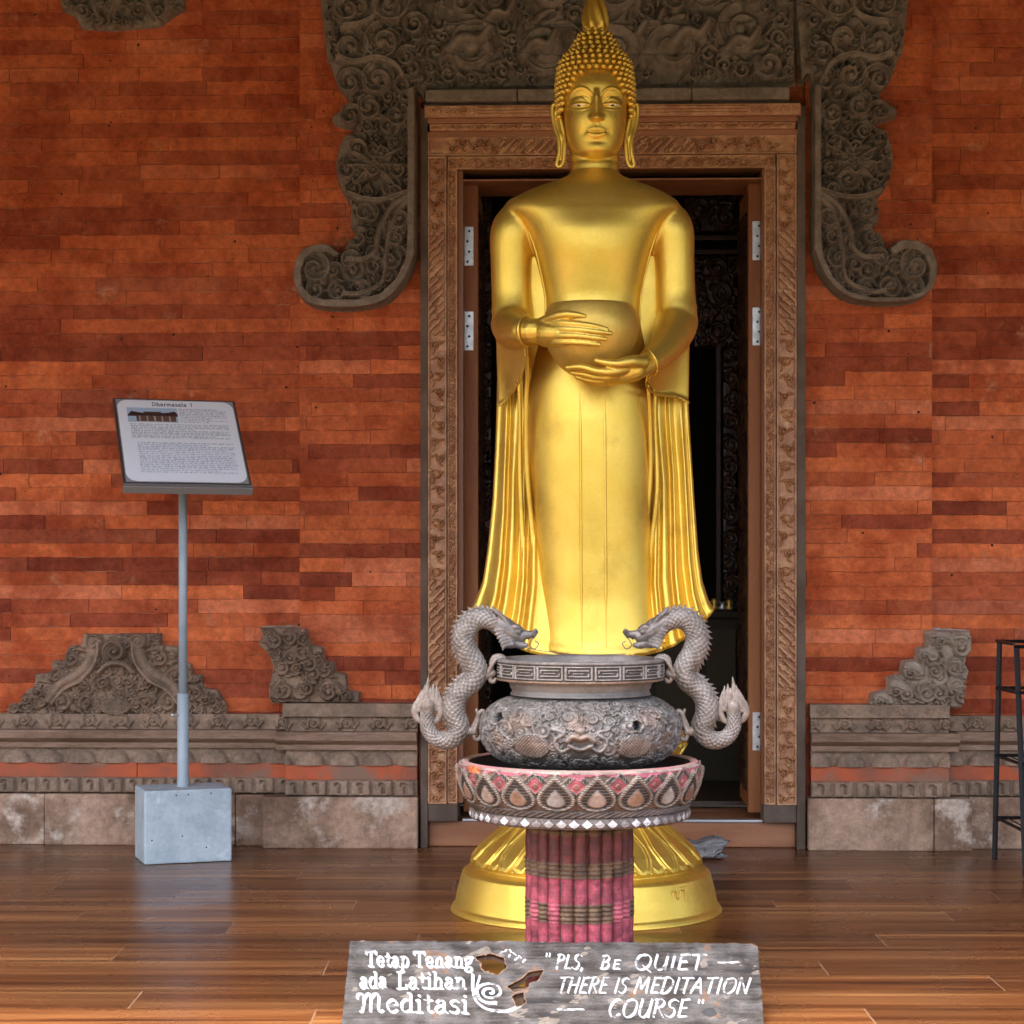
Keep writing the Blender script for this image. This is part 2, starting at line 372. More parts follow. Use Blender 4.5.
# ================================================================== TEMPLE FACADE
W0 = 7.33       # brick face of the projecting piers beside the door
W1 = 7.40       # recessed brick face further out
temple = thing('temple_building', 'red brick temple front with carved grey stone ornaments and an open carved wooden doorway', 'temple', (PX(612, 7.3), 7.3, 0))
def bricks(name, x0, x1, z0, z1, y, seed, back, label=None):
    rg = random.Random(seed); v = []; f = []; tone = []
    C0 = [(.72, .18, .058), (.66, .158, .050), (.57, .132, .044), (.47, .105, .040), (.33, .070, .030), (.27, .056, .026), (.72, .21, .09), (.44, .12, .055)]
    Wt = [6, 6, 6, 5, 5, 3, 3, 1]
    z = z0
    while z < z1 - .005:
        h = .0495 + rg.uniform(-.001, .001); ze = min(z + h, z1); x = x0 - rg.uniform(0, .3)
        while x < x1:
            L = rg.choice([.20, .27, .34, .44, .58]) * rg.uniform(.85, 1.15); xe = x + L
            a = max(x, x0); b = min(xe, x1)
            if b - a > .012:
                if rg.random() < .62 or x < x0: cbase = rg.choices(C0, Wt)[0]
                col = cbase; j = rg.uniform(.88, 1.12); kk_ = .15 + .50 * min(1, max(0, (z - 1.3) / 1.2)); col = tuple(q * j * (1 - kk_) + m_ * kk_ for q, m_ in zip(col, (.46, .104, .032)))  # higher bricks weather to an even mean, darkened to paint in roof shade
                dep = rg.uniform(0, .0028); e = rg.uniform(.0000, .0004); c = .0009
                j1, j2, j3, j4 = [rg.uniform(-.0006, .0006) for _ in range(4)]
                n_ = max(1, int((b - a) / .045)); k = len(v); pale = rg.random() < .42; jz = [rg.gauss(0, .0010) for _ in range(n_ + 1)]
                jt = [rg.gauss(0, .0012) for _ in range(n_ + 1)]; side = tuple(min(.8, q * 1.25 + .06) for q in col) if pale else tuple(q * .9 for q in col)
                xs = [a + e + (b - a - 2 * e) * i / n_ for i in range(n_ + 1)]; xi = [xs[0] + c] + xs[1:-1] + [xs[-1] - c]
                for i in range(n_ + 1):
                    chip = rg.random() < .05; cz = c * (2.6 if chip else 1)
                    v.extend([(xs[i], y + .004, z + e * .5 + jz[i]), (xi[i], y - dep, z + e * .5 + cz + jz[i]), (xi[i], y - dep, ze - e * .5 - cz + jt[i]), (xs[i], y + .004, ze - e * .5 + jt[i])])
                    tone.extend([side, col, col, side])
                for i in range(n_):
                    p, q = k + 4 * i, k + 4 * i + 4
                    f.extend([[p, q, q + 1, p + 1], [p + 1, q + 1, q + 2, p + 2], [p + 2, q + 2, q + 3, p + 3]])
                f.extend([[k, k + 1, k + 2, k + 3], [k + 4 * n_, k + 4 * n_ + 3, k + 4 * n_ + 2, k + 4 * n_ + 1]])
            x = xe
        z = ze
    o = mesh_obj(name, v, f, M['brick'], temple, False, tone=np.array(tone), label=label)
    g = G(); g.box(x0 + .001, x1 - .001, y + .0035, back, z0, z1)
    p = mesh_obj('brick_core', g.V(), g.f, M['mortar'], o, False)
    return o
xl = PX(298, W0); xr_ = PX(930, W0); dl = PX(421, W0); dr = PX(804, W0)
zb = PZ(782, W1)
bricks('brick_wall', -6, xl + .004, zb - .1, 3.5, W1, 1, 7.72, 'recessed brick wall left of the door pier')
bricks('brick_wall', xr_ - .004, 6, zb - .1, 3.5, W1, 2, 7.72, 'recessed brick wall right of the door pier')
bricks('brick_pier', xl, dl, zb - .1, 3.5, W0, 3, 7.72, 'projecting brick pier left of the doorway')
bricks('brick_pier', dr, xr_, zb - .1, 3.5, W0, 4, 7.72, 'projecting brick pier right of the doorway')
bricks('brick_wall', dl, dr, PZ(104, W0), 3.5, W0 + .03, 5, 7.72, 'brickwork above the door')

# --- base courses: (name, y_top, y_bottom, protrusion, kind)
def course_pair(kind, ztop, zbot, prot, mname, seed):
    runs = [(-6, PX(284, W1) , W1), (PX(286, W0), PX(418, W0), W0), (PX(808, W0), PX(944, W0), W0), (PX(944, W1), 6, W1)]
    lab = ['left recess', 'left pier', 'right pier', 'right recess']
    for k, (a, b, y) in enumerate(runs):
        if k == 0: b = PX(284, W0) + .001
        if k == 3: a = PX(944, W0) - .001
        yf = y - prot
        if kind == 'slab':
            g = G()
            if b - a > 2:      # long run of separate stones
                rg = random.Random(seed + k); x = a
                while x < b - .01:
                    e = min(b, x + rg.uniform(.5, .95)) if b < 5 else min(b, x + rg.uniform(.5, .95))
                    if b - e < .2: e = b
                    g.box(x + .0008, e - .0008, yf + rg.uniform(-.0015, .0015), 7.6, zbot, ztop, .004); x = e
            else: g.box(a, b, yf, 7.6, zbot, ztop, .005)
            g.build('ledge_stone', M[mname], temple)
        elif kind == 'cornice':   # moulded: fillet, ovolo, underside cut back
            H = ztop - zbot
            pr = [(0, 0), (.0, .30), (.012, .36), (.030, .55), (.034, 1.0), (-.10, 1.0)]
            aa, bb = (a - .0, b + .0)
            ex = .03 if k in (1, 2) else 0
            sec = [(7.6, zbot)] + [(yf + .034 - p, zbot + q * H) for p, q in pr[:-1]] + [(7.6, ztop)]
            n = len(sec)
            xa = aa - (ex if k == 1 else 0); xb = bb + (ex if k == 2 else 0)
            v = [(xa, p, q) for p, q in sec] + [(xb, p, q) for p, q in sec]
            f = [[i, (i + 1) % n, (i + 1) % n + n, i + n] for i in range(n)] + [list(range(n))[::-1], list(range(n, 2 * n))]
            o = mesh_obj('cornice', v, f, M[mname], temple, False)
        elif kind == 'block':
            g = None; rg = random.Random(seed + k); x = a
            cuts = {1: [a - .0, b], 2: [a, PX(937, 7.24), b]}.get(k)
            if k == 1: cuts = [PX(261, 7.24), PX(418, 7.24)]
            if k == 2: cuts = [PX(808, 7.24), PX(933, 7.24), PX(971, 7.24)]
            if k == 0:
                cuts = [PX(261, 7.24)]; x = PX(233, 7.3)
                for q in (233, 39, -70, -190, -330, -500, -700): cuts.append(PX(q, 7.3))
                cuts = cuts[::-1]
            if k == 3:
                cuts = [PX(971, 7.24)] + [PX(q, 7.3) for q in (1060, 1180, 1330, 1500, 1750)]
            for c0, c1 in zip(cuts[:-1], cuts[1:]):
                g = G(); g.box(c0 + .001, c1 - .001, yf + rg.uniform(-.006, .006), 7.6, 0.0, ztop - rg.uniform(0, .002), .006)
                g.build('base_block', M[mname], temple)
        elif kind in ('arches', 'leaf', 'dentil'):
            xa, xb = max(a, -3.2), min(b, 3.2); res = .0032
            c = Canvas(xa, xb, zbot, ztop, res); H = ztop - zbot
            sd = np.minimum(np.minimum(c.X - xa, xb - c.X), np.minimum(c.Z - zbot, ztop - c.Z)) + .0035
            if kind == 'arches':
                p = .117; i0 = int(xa / p) - 1
                for i in range(i0, int(xb / p) + 2):
                    xc = i * p
                    q = np.hypot((c.X - xc) / .052, (c.Z - zbot) / (H * .9))
                    ribs = .0016 * np.cos(np.arctan2(c.Z - zbot, c.X - xc) * 22)
                    c.H = np.maximum(c.H, np.where(q < 1, .028 * np.sqrt(np.clip(1 - q ** 3, 0, 1)) + ribs * (q < .85), 0))
            elif kind == 'leaf':
                p = .115
                for i in range(int(xa / p) - 1, int(xb / p) + 2):
                    xc = i * p; r = H * .42
                    c.curl(xc, zbot + H * .5, r, PI * .9, -1, .020)
                    for s in (-1, 1):
                        c.leaf(xc + s * r * .8, zbot + H * .2, PI / 2 - s * .3, H * .75, .009, s * .9, .016)
                        c.leaf(xc + s * r * 1.2, zbot + H * .1, PI / 2 - s * .2, H * .5, .007, -s * .9, .014)
            else:
                p = .0765; u = np.mod(c.X - xa, p) / p; vv = (c.Z - zbot) / H
                q = np.maximum(np.abs(u - .46) / .42, np.abs(vv - .5) / .46)
                c.H = np.where(q < 1, .012 + .006 * np.sqrt(np.clip(1 - q ** 4, 0, 1)), 0)
                hook = (np.abs(u - .5) < .07) & (vv < .72) & (vv > .15) | (np.hypot((u - .40) * p, (vv - .70) * H) < .010) & (vv > .6)
                c.H = np.where(hook, .001, c.H)
            relief('carved_frieze' if kind != 'dentil' else 'dentil_course', c, sd, yf, M[mname], temple, base=.003, edge=.003)
            g = G(); g.box(a, b, yf + .004, 7.6, zbot, ztop)
            g.build('frieze_backing', M[mname], temple)
zz = lambda y: PZ(y, 7.27)
course_pair('leaf', zz(717), zz(732), .045, 'carve2', 10)
course_pair('cornice', zz(732), zz(750.5), .105, 'ledge', 20)
course_pair('arches', zz(750.5), zz(766), .045, 'carve2', 30)
course_pair('slab', zz(766), zz(781), .065, 'redband', 40)
course_pair('dentil', zz(781), zz(796.5), .060, 'carve2', 50)
course_pair('block', zz(797), 0, .09, 'socle', 60)
# short slab under the corner ornaments
for a, b in ((284, 420), (807, 944)):
    c = Canvas(PX(a, W0), PX(b, W0), zz(717), zz(704), .003)
    sd = np.minimum(np.minimum(c.X - c.x[0], c.x[-1] - c.X), np.minimum(c.Z - c.z[0], c.z[-1] - c.Z)) + .003
    if a > 500:
        for i in range(6): c.curl(PX(a + 12 + i * 26, W0), zz(710.5), .017, PI, -1, .005, w=.18)
    relief('ledge_stone', c, sd, W0 - .07, M['carve2'], temple, base=.003, edge=.003)
    g = G(); g.box(PX(a, W0), PX(b, W0), W0 - .069, 7.6, zz(717), zz(704)); g.build('frieze_backing', M['carve2'], temple)

# --- ornaments
def outl(pts, D): return [(PX(x, D), PZ(y, D)) for x, y in pts]
def bbox(o, pad=.01):
    a = np.array(o); return a[:, 0].min() - pad, a[:, 0].max() + pad, a[:, 1].min() - pad, a[:, 1].max() + pad
# pediment-like scroll ornament on the left recess
O = outl([(2, 718), (4, 705), (17, 703), (22, 690), (30, 688), (30, 675), (47, 673), (47, 662), (62, 660), (64, 647), (77, 645), (80, 634), (159, 633.5), (159, 645), (176, 647), (177, 660), (189, 664), (191, 675), (200, 675), (202, 688), (215, 690), (225, 705), (226, 718)], W1)
b = bbox(O); c = Canvas(b[0], b[1], b[2], b[3], .0026); sd = poly_sd(c.X, c.Z, O)
q = lambda x, y: (PX(x, W1), PZ(y, W1)); k = W1 / F
for s, X0 in ((1, 0), (-1, 228)):
    m_ = lambda x, y: q(X0 + s * x, y)
    t = np.linspace(0, 1, 16)
    c.stroke(crom([m_(92, 643), m_(88, 660), m_(76, 674), m_(58, 684), m_(46, 700)], 8), k * np.linspace(7, 5, 33), .026)
    c.stroke(crom([m_(97, 643), m_(94, 662), m_(80, 680), m_(62, 690), m_(50, 704)], 8), k * np.linspace(3, 3, 33), .033)
    for (x, y, R, a0, d) in ((91, 643, 10, 0, 1), (70, 659, 9, 2, 1), (54, 676, 9, 0, 1), (60, 703, 12, 2.4, -1), (35, 693, 7.5, 2, 1), (24, 700, 6, 2, 1), (84, 703, 8, .5, 1), (101, 684, 7, 0, 1), (82, 684, 6, 1, -1), (12, 709, 6, 2, 1), (102, 663, 6, 2, 1)):
        cx, cz = m_(x, y); c.curl(cx, cz, R * k, a0 if s > 0 else PI - a0, d * s, .030)
    for (x, y, a_, L, W_, bd) in ((64, 666, 2.4, 14, 3.4, .9), (48, 684, 2.6, 14, 3.2, .9), (38, 700, 2.8, 20, 4.5, .6), (18, 712, 2.8, 14, 4, .5), (76, 712, 2.4, 18, 4.5, 1.2), (92, 690, 2.2, 14, 4, -1.2), (98, 712, 1.4, 12, 3, 1), (74, 694, 2.0, 12, 3, -1.2), (106, 674, 1.2, 12, 3, 1), (84, 652, 2.6, 12, 3.2, .8)):
        x_, z_ = m_(x, y); c.leaf(x_, z_, a_ if s > 0 else PI - a_, L * k, W_ * k, bd * s, .022)
cx, cz = q(114, 652); c.curl(cx, cz, 14 * k, PI * 1.2, -1, .040, turns=1.5)
c.stroke(crom([q(98, 672), q(106, 665), q(114, 663), q(124, 665), q(132, 672)], 6), 3.5 * k, .036)
w = c.win(*[PX(100, W1), PX(128, W1)], PZ(716, W1), PZ(696, W1))
lat = np.maximum(np.abs(np.sin((c.X[w] + c.Z[w]) * 330)), np.abs(np.sin((c.X[w] - c.Z[w]) * 330)))
el_ = np.hypot((c.X[w] - PX(114, W1)) / .055, (c.Z[w] - PZ(707, W1)) / .030)
c.H[w] = np.where(el_ < 1, .018 + .014 * lat, c.H[w])
foliage(c, sd, [.026, .018], 5, .018)
relief('carved_pediment', c, sd, W1, M['carve2'], temple, gain=1.35, base=.018, label='stepped scrollwork ornament low on the left recess')
# corner ornaments on the piers
for side, pts in (('left', [(259, 628), (262, 634), (258, 645), (268, 654), (273, 668), (268, 690), (270, 703), (359, 703), (360, 692), (348, 690), (346, 674), (336, 672), (334, 662), (324, 660), (323, 647), (310, 644), (306, 629), (288, 627)]),
                  ('right', [(968, 645), (966, 631), (930, 629), (921, 631), (922, 645), (913, 647), (912, 658), (899, 660), (896, 673), (884, 676), (884, 688), (868, 692), (866, 704), (902, 706), (958, 706), (960, 688), (965, 670), (960, 662)])):
    y = W0 - .004; O = outl(pts, W0); b = bbox(O); c = Canvas(b[0], b[1], b[2], b[3], .0024); sd = poly_sd(c.X, c.Z, O)
    kk = W0 / F; s = 1 if side == 'left' else -1; x0 = 300 if side == 'left' else 928
    m_ = lambda dx, yy: (PX(x0 + s * dx, W0), PZ(yy, W0))
    if side == 'left':
        for (x, yy, R, a0, d) in ((-24, 640, 11, 2, 1), (30, 692, 13, 0, 1), (-8, 658, 9, 1, 1), (10, 664, 10, 2, -1), (5, 640, 8, 1, 1), (-14, 690, 11, 2, 1), (26, 670, 9, 2, 1), (8, 688, 8, 3, 1)):
            a_, b_ = m_(x, yy); c.curl(a_, b_, R * kk, a0, d, .04)
        foliage(c, sd, [.034, .022], 21, .034)
    else:
        for (x, yy, w_, L) in ((50, 700, 7, 24), (34, 690, 8, 18), (20, 672, 9, 20), (6, 655, 8, 18), (-10, 640, 7, 16)):
            a_, b_ = m_(x, yy); c.leaf(a_ + .03, b_, 2.5, L * kk * 1.3, w_ * kk * 1.2, .9, .040); c.curl(a_ - .01, b_, w_ * kk * .7, 2, 1, .05)
        for (x, yy, R) in ((-27, 647, 12), (-20, 668, 9), (-28, 694, 11), (-6, 692, 10), (-2, 670, 9)):
            a_, b_ = m_(x, yy); c.curl(a_, b_, R * kk, 2.2, -1, .045, w=.3)
        foliage(c, sd, [.034, .024], 22, .03)
    relief('corner_ornament', c, sd, y, M['carve2' if side == 'left' else 'carve3'], temple, base=.035, label='carved corner ornament on the %s pier' % side)

# door brackets: J-shaped scroll carvings either side of the lintel
LB = [(417, 92), (417, 240), (415, 262), (404, 286), (386, 303), (360, 309.5), (325, 309), (307, 303), (297, 290), (295, 272), (301, 255), (314, 247), (330, 246), (341, 254), (346, 245), (358, 234), (350, 226), (351, 206), (344, 195), (337, 178), (336, 160), (343, 138), (357, 130), (346, 127), (333, 122), (334, 114), (349, 103), (338, 86), (331, 66), (325, 45), (326, -60), (427, -60), (427, 88)]
def bracket(pts, mirror, lab, seed):
    D = W0 - .02
    O = outl(pts, D); Q_ = np.array(O); Q_ = np.vstack([Q_, Q_[:1]]); O = crom(Q_, 4)[:-1]; b = bbox(O); c = Canvas(b[0], b[1], b[2], b[3], .0026); sd = poly_sd(c.X, c.Z, O)
    def m_(x, y): return (PX(x if not mirror else 1226.5 - x, D), PZ(y, D))
    k = D / F; s = -1 if mirror else 1
    A = lambda a: a if not mirror else PI - a
    # rim along inner side and round the foot
    rim = [m_(*p) for p in ((413.5, 96), (413.5, 240), (411.5, 262), (401, 284), (384.5, 299.5), (360, 306), (325, 305.5), (309, 300.5), (300, 289), (298.5, 272), (304, 257.5), (315, 250.5), (329, 249.5), (337, 254))]
    core = np.zeros_like(sd)
    # lotus medallion
    for an, L in ((1.57, 24), (.95, 26), (2.19, 26), (.35, 26), (2.8, 26), (-.35, 22), (3.5, 22)):
        x, z = m_(376, 170); c.leaf(x, z, A(an), L * k, 7.5 * k, .7 * s * (1 if an > 1.57 else -1), .042)
    for (x, y, R, a0, d) in ((376, 172, 9, 0, 1), (376, 152, 8, 0, -1), (350, 172, 9, 2, 1), (400, 172, 8, 2, 1), (356, 190, 8, 3, 1), (396, 194, 9, 3, 1), (352, 118, 11, 0, 1), (372, 110, 12, 2, 1), (398, 118, 11, 1, -1), (396, 146, 8, 1, -1),
                              (317, 270, 15, 2, -1), (318, 291, 10, 1, 1), (366, 215, 9, 0, 1), (402, 220, 11, 2, 1), (360, 240, 10, 1, 1), (398, 240, 9, 1, 1), (352, 262, 10, 0, 1), (376, 268, 9, 0, 1), (392, 262, 10, 1, -1), (340, 292, 9, 2, 1), (365, 292, 9, 2, -1), (336, 272, 8, 0, 1), (352, 85, 14, 0, 1), (380, 82, 15, 2, 1), (352, 50, 17, 1, -1), (385, 45, 18, 2, 1), (350, 12, 16, 0, 1), (390, 5, 18, 0, -1), (408, 60, 10, 1, 1), (405, 88, 9, 1, 1)):
        cx, cz = m_(x, y); c.curl(cx, cz, R * k * 1.35, A(a0), d * s, .046, w=.36)
    for ps, r in (([(408, 200), (392, 212), (380, 235), (378, 252), (366, 262), (348, 262)], 5), ([(408, 205), (398, 216), (391, 236), (388, 256), (384, 284), (362, 296), (345, 296)], 4.5),
                  ([(350, 196), (365, 202), (385, 203), (408, 196)], 3.5), ([(340, 60), (356, 66), (378, 62), (398, 70), (410, 90)], 5), ([(345, 30), (362, 28), (375, 20), (380, 0)], 5)):
        pp = crom([m_(*p) for p in ps], 7); c.stroke(pp, k * r * np.linspace(1.1, .6, len(pp)), .046)
        pp2 = pp + np.array([0, 2.6 * k]); c.stroke(pp2, k * 1.6, .052)
    foliage(c, sd - .016, [.050, .036, .025, .017], seed, .040, 1.3)
    c.stroke(rim, 5.2 * k, .048, flat=.75)
    relief('carved_bracket', c, sd, D, M['carve'], temple, gain=1.35, base=.030, edge=.005, label=lab)
bracket(LB, False, 'dark carved scroll bracket left of the doorway', 31)
bracket([(1226.5 - x, y - 3) for x, y in LB][::-1], True, 'dark carved scroll bracket right of the doorway', 32)
# lintel relief between the brackets
D = W0 - .01
O = outl([(424, 88), (793, 85), (793, -70), (424, -70)], D); b = bbox(O, .004); c = Canvas(b[0], b[1], b[2], b[3], .0036); sd = poly_sd(c.X, c.Z, O)
foliage(c, sd, [.10, .06, .035, .02], 41, .030, .9)
k = D / F
for (x, y, R) in ((470, 45, 20), (540, 50, 16), (500, 20, 14), (690, 40, 18), (740, 48, 16), (650, 30, 12)):   # seated animals and figures in the relief, worn smooth
    c.stroke(crom([(PX(x - R, D), PZ(y + 8, D)), (PX(x - R * .3, D), PZ(y - 4, D)), (PX(x + R * .5, D), PZ(y - 2, D)), (PX(x + R, D), PZ(y - 14, D))], 6), k * np.linspace(R * .45, R * .3, 19), .05)
rows = np.mod(c.Z, .11) < .004; c.H = np.where(rows, c.H * .2, c.H)
relief('carved_lintel', c, sd, D, M['carve'], temple, gain=1.5, base=.02, edge=.003, label='dark worn figural relief above the doorway')
# stone ledge + grey course over the wooden lintel
for i, (a, bb) in enumerate(((425, 518), (518, 693), (693, 791))):
    g = G(); g.box(PX(a, 7.2) + .001, PX(bb, 7.2) - .001, 7.22, 7.6, PZ(100, 7.22), PZ(88, 7.22), .006); g.build('lintel_ledge', M['carve'], temple)
g = G(); g.box(PX(424, 7.26), PX(800, 7.26), 7.255, 7.6, PZ(107, 7.26), PZ(100.3, 7.22), .004); g.build('lintel_ledge', M['greystrip'], temple)
# top-left hanging ornament
O = outl([(58, -30), (60, 8), (72, 14), (78, 26), (112, 28), (122, 27), (158, 24), (170, 14), (182, 8), (184, -30)], W1)
b = bbox(O); c = Canvas(b[0], b[1], b[2], b[3], .003); sd = poly_sd(c.X, c.Z, O)
for i in range(5):
    c.leaf(PX(70 + i * 24, W1), PZ(-25, W1), -PI / 2 + (i - 2) * .1, .16, .030, (.5 if i % 2 else -.5), .045)
foliage(c, sd, [.03, .018], 9, .04)
relief('hanging_ornament', c, sd, W1, M['carve'], temple, base=.03, label='carved stone ornament high on the left recess')

# --- door frame
FR = 7.285
zf = lambda y: PZ(y, FR); xf = lambda x: PX(x, FR)
def key_pattern(X, Z, p, s=1):
    a = (X * s + Z) / math.sqrt(2); b_ = (Z - X * s) / math.sqrt(2)
    row = np.floor(b_ / p); u = b_ / p - row
    line = np.abs(u - .5) < .24
    per = 5 * p; ph = np.mod(a + row * 2.1 * p, per)
    gap = ph < .45 * p
    link = (ph > 1.6 * p) & (ph < 2.1 * p)
    return (line & ~gap) | link
def band(name, x0, x1, z0, z1, y, kinds, vertical, seed, mirror=1, h=.008, back=7.45):
    c = Canvas(x0, x1, z0, z1, .0017)
    e = np.minimum(np.minimum(c.X - x0, x1 - c.X), np.minimum(c.Z - z0, z1 - c.Z)); sd = e + .002
    inner = e > .006
    W_ = (x1 - x0) if vertical else (z1 - z0)
    for kind, a, b_ in kinds:
        t = c.Z if vertical else c.X
        lo, hi = min(a, b_), max(a, b_)
        m = (t >= lo) & (t < hi) & inner
        if kind == 'key': c.H = np.where(m & key_pattern(c.X, c.Z, .0215, mirror), h, c.H)
        else:
            n = max(1, int(round((hi - lo) / (W_ * (.62 if kind == 'vine' else .9)))))
            for i in range(n):
                s_ = 1 if i % 2 else -1; tt = lo + (i + .5) * (hi - lo) / n
                cx, cz = ((x0 + x1) / 2 + s_ * W_ * .13, tt) if vertical else (tt, (z0 + z1) / 2 + s_ * W_ * .13)
                c.curl(cx, cz, W_ * .24, i * 1.3, s_, h, w=.25)
                for kk in range(3):
                    an = i * 2.1 + kk * 2.1
                    c.leaf(cx + W_ * .2 * math.cos(an), cz + W_ * .2 * math.sin(an), an + .8, W_ * .34, W_ * .085, 1.1 * s_, h * .8)
                if kind == 'medal' and i % 3 == 0:
                    c.blob((x0 + x1) / 2 if vertical else tt, tt if vertical else (z0 + z1) / 2, W_ * .22, h * 1.25)
            Hm = np.where(m, c.H, 0 if False else c.H)
    c.H = np.where(inner, c.H, .0075)
    o = relief(name, c, sd, y, M['fwood'], frame, gain=1.3, base=.003, edge=.002)
# the frame is one part of the building with its bands as sub-parts
g = G(); g.box(xf(462.5) - .004, xf(462.5) + .001, FR + .024, 7.62, zf(803), zf(179)); g.box(xf(762.5) - .001, xf(762.5) + .004, FR + .024, 7.62, zf(803), zf(179)); g.box(xf(457), xf(768), FR + .024, 7.62, zf(179), zf(179) + .006)
for a_, b_, e_ in ((428, 446.5, .002), (447.3, 457.2, .014), (764, 775.2, .014), (776, 795.5, .002)): g.box(xf(a_) + .0006, xf(b_) - .0006, FR + e_, 7.45, zf(803.6), zf(156.4 if e_ < .01 else 169))
g.box(xf(428) + .001, xf(795.5) - .001, FR + .0015, 7.452, zf(155), zf(137.2)); g.box(xf(447.8), xf(774.8), FR + .0125, 7.451, zf(168.3), zf(156))
frame = mesh_obj('door_frame', g.V(), g.f, M['fwood_plain'], temple, False)
z0 = PZ(804, FR)
for s, (a, b_) in ((1, (428, 446.5)), (-1, (776, 795.5))):
    band('frame_band', xf(a), xf(b_), z0, zf(156), FR, [('vine', zf(232), zf(156)), ('key', zf(336), zf(232)), ('medal', zf(580), zf(336)), ('key', zf(690), zf(580)), ('vine', z0, zf(690))], True, 1, s, .013)
for s, (a, b_) in ((1, (447.3, 457.2)), (-1, (764, 775.2))):
    band('frame_band', xf(a), xf(b_), z0, zf(168.5), FR + .012, [('vine', z0, zf(168.5))], True, 2, s, .010)
    g = G(); g.box(xf(b_ if s > 0 else a - 1.8), xf(b_ + 5 if s > 0 else a), FR + .022, 7.45, z0, zf(168.5)); g.build('frame_reveal', M['fwood_plain'], frame)
band('frame_band', xf(428), xf(795.5), zf(155.2), zf(137), FR - .002, [('vine', xf(447), xf(500)), ('key', xf(500), xf(555)), ('vine', xf(555), xf(630)), ('key', xf(630), xf(695)), ('vine', xf(695), xf(776))], False, 3, 1, .013)
band('frame_band', xf(447.5), xf(775), zf(168.5), zf(155.8), FR + .010, [('vine', xf(448), xf(775))], False, 4, 1, .010)
g = G()      # lintel mouldings
g.box(xf(425), xf(799), FR - .05, 7.5, zf(119.5), zf(107.2), .003); g.box(xf(428), xf(796), FR - .034, 7.5, zf(124), zf(119.5), .002); g.box(xf(430), xf(794), FR - .018, 7.5, zf(131), zf(124), .002); g.box(xf(426), xf(797.5), FR - .012, 7.5, zf(136.8), zf(131), .002)
lt = g.build('lintel_moulding', M['fwood_top'], frame)
c = Canvas(xf(426), xf(798), zf(119), zf(108), .0018); e = np.minimum(c.Z - c.z[0], c.z[-1] - c.Z); sd = np.minimum(e, np.minimum(c.X - c.x[0], c.x[-1] - c.X)) + .002
for a, b_ in ((428, 476), (560, 640), (748, 796)):
    for i in range(int((b_ - a) / 8)): c.curl(xf(a + 4 + i * 8), zf(113.5), .012, i, 1 if i % 2 else -1, .006)
for y in (110.5, 113.5, 116.5): c.stroke([(xf(480), zf(y)), (xf(745), zf(y))], .0035, .004)
relief('lintel_carving', c, sd, FR - .051, M['fwood'], frame, base=.002, edge=.002)
c = Canvas(xf(430), xf(794), zf(130.6), zf(124.4), .0018); e = np.minimum(c.Z - c.z[0], c.z[-1] - c.Z); sd = np.minimum(e, np.minimum(c.X - c.x[0], c.x[-1] - c.X)) + .002
for i in range(46):
    x_ = xf(434 + i * 7.8); c.leaf(x_ - .010, zf(129.6), .5, .026, .0045, .9 if i % 2 else -.9, .008); c.blob(x_ + .012, zf(127.5), .0045, .008)
relief('lintel_carving', c, sd, FR - .019, M['fwood'], frame, base=.002, edge=.002)
# grey stone strips + plinths beside the frame
for a, b_ in ((420.5, 427.7), (796, 804.5)):
    g = G(); g.box(xf(a), xf(b_), FR - .015, 7.6, .0, zf(107.5), .003); g.build('jamb_stone', M['greystrip'], temple)
for a, b_ in ((427.8, 457.6), (763, 795.8)):
    g = G(); g.box(xf(a), xf(b_), FR - .008, 7.45, zf(822), z0 - .001, .004); g.build('jamb_plinth', M['greystrip'], temple)
# threshold
g = G(); g.box(xf(427.9), xf(795.8), FR + .03, 7.78, 0.001, PZ(823, FR) , .004); th = g.build('threshold', M['fwood_top'], temple)
g = G(); g.box(xf(462), xf(763), FR + .022, FR + .07, PZ(823, FR) + .0005, PZ(820.3, FR), .002); mesh_obj('sill_strip', g.V(), g.f, M['sill'], th, False)
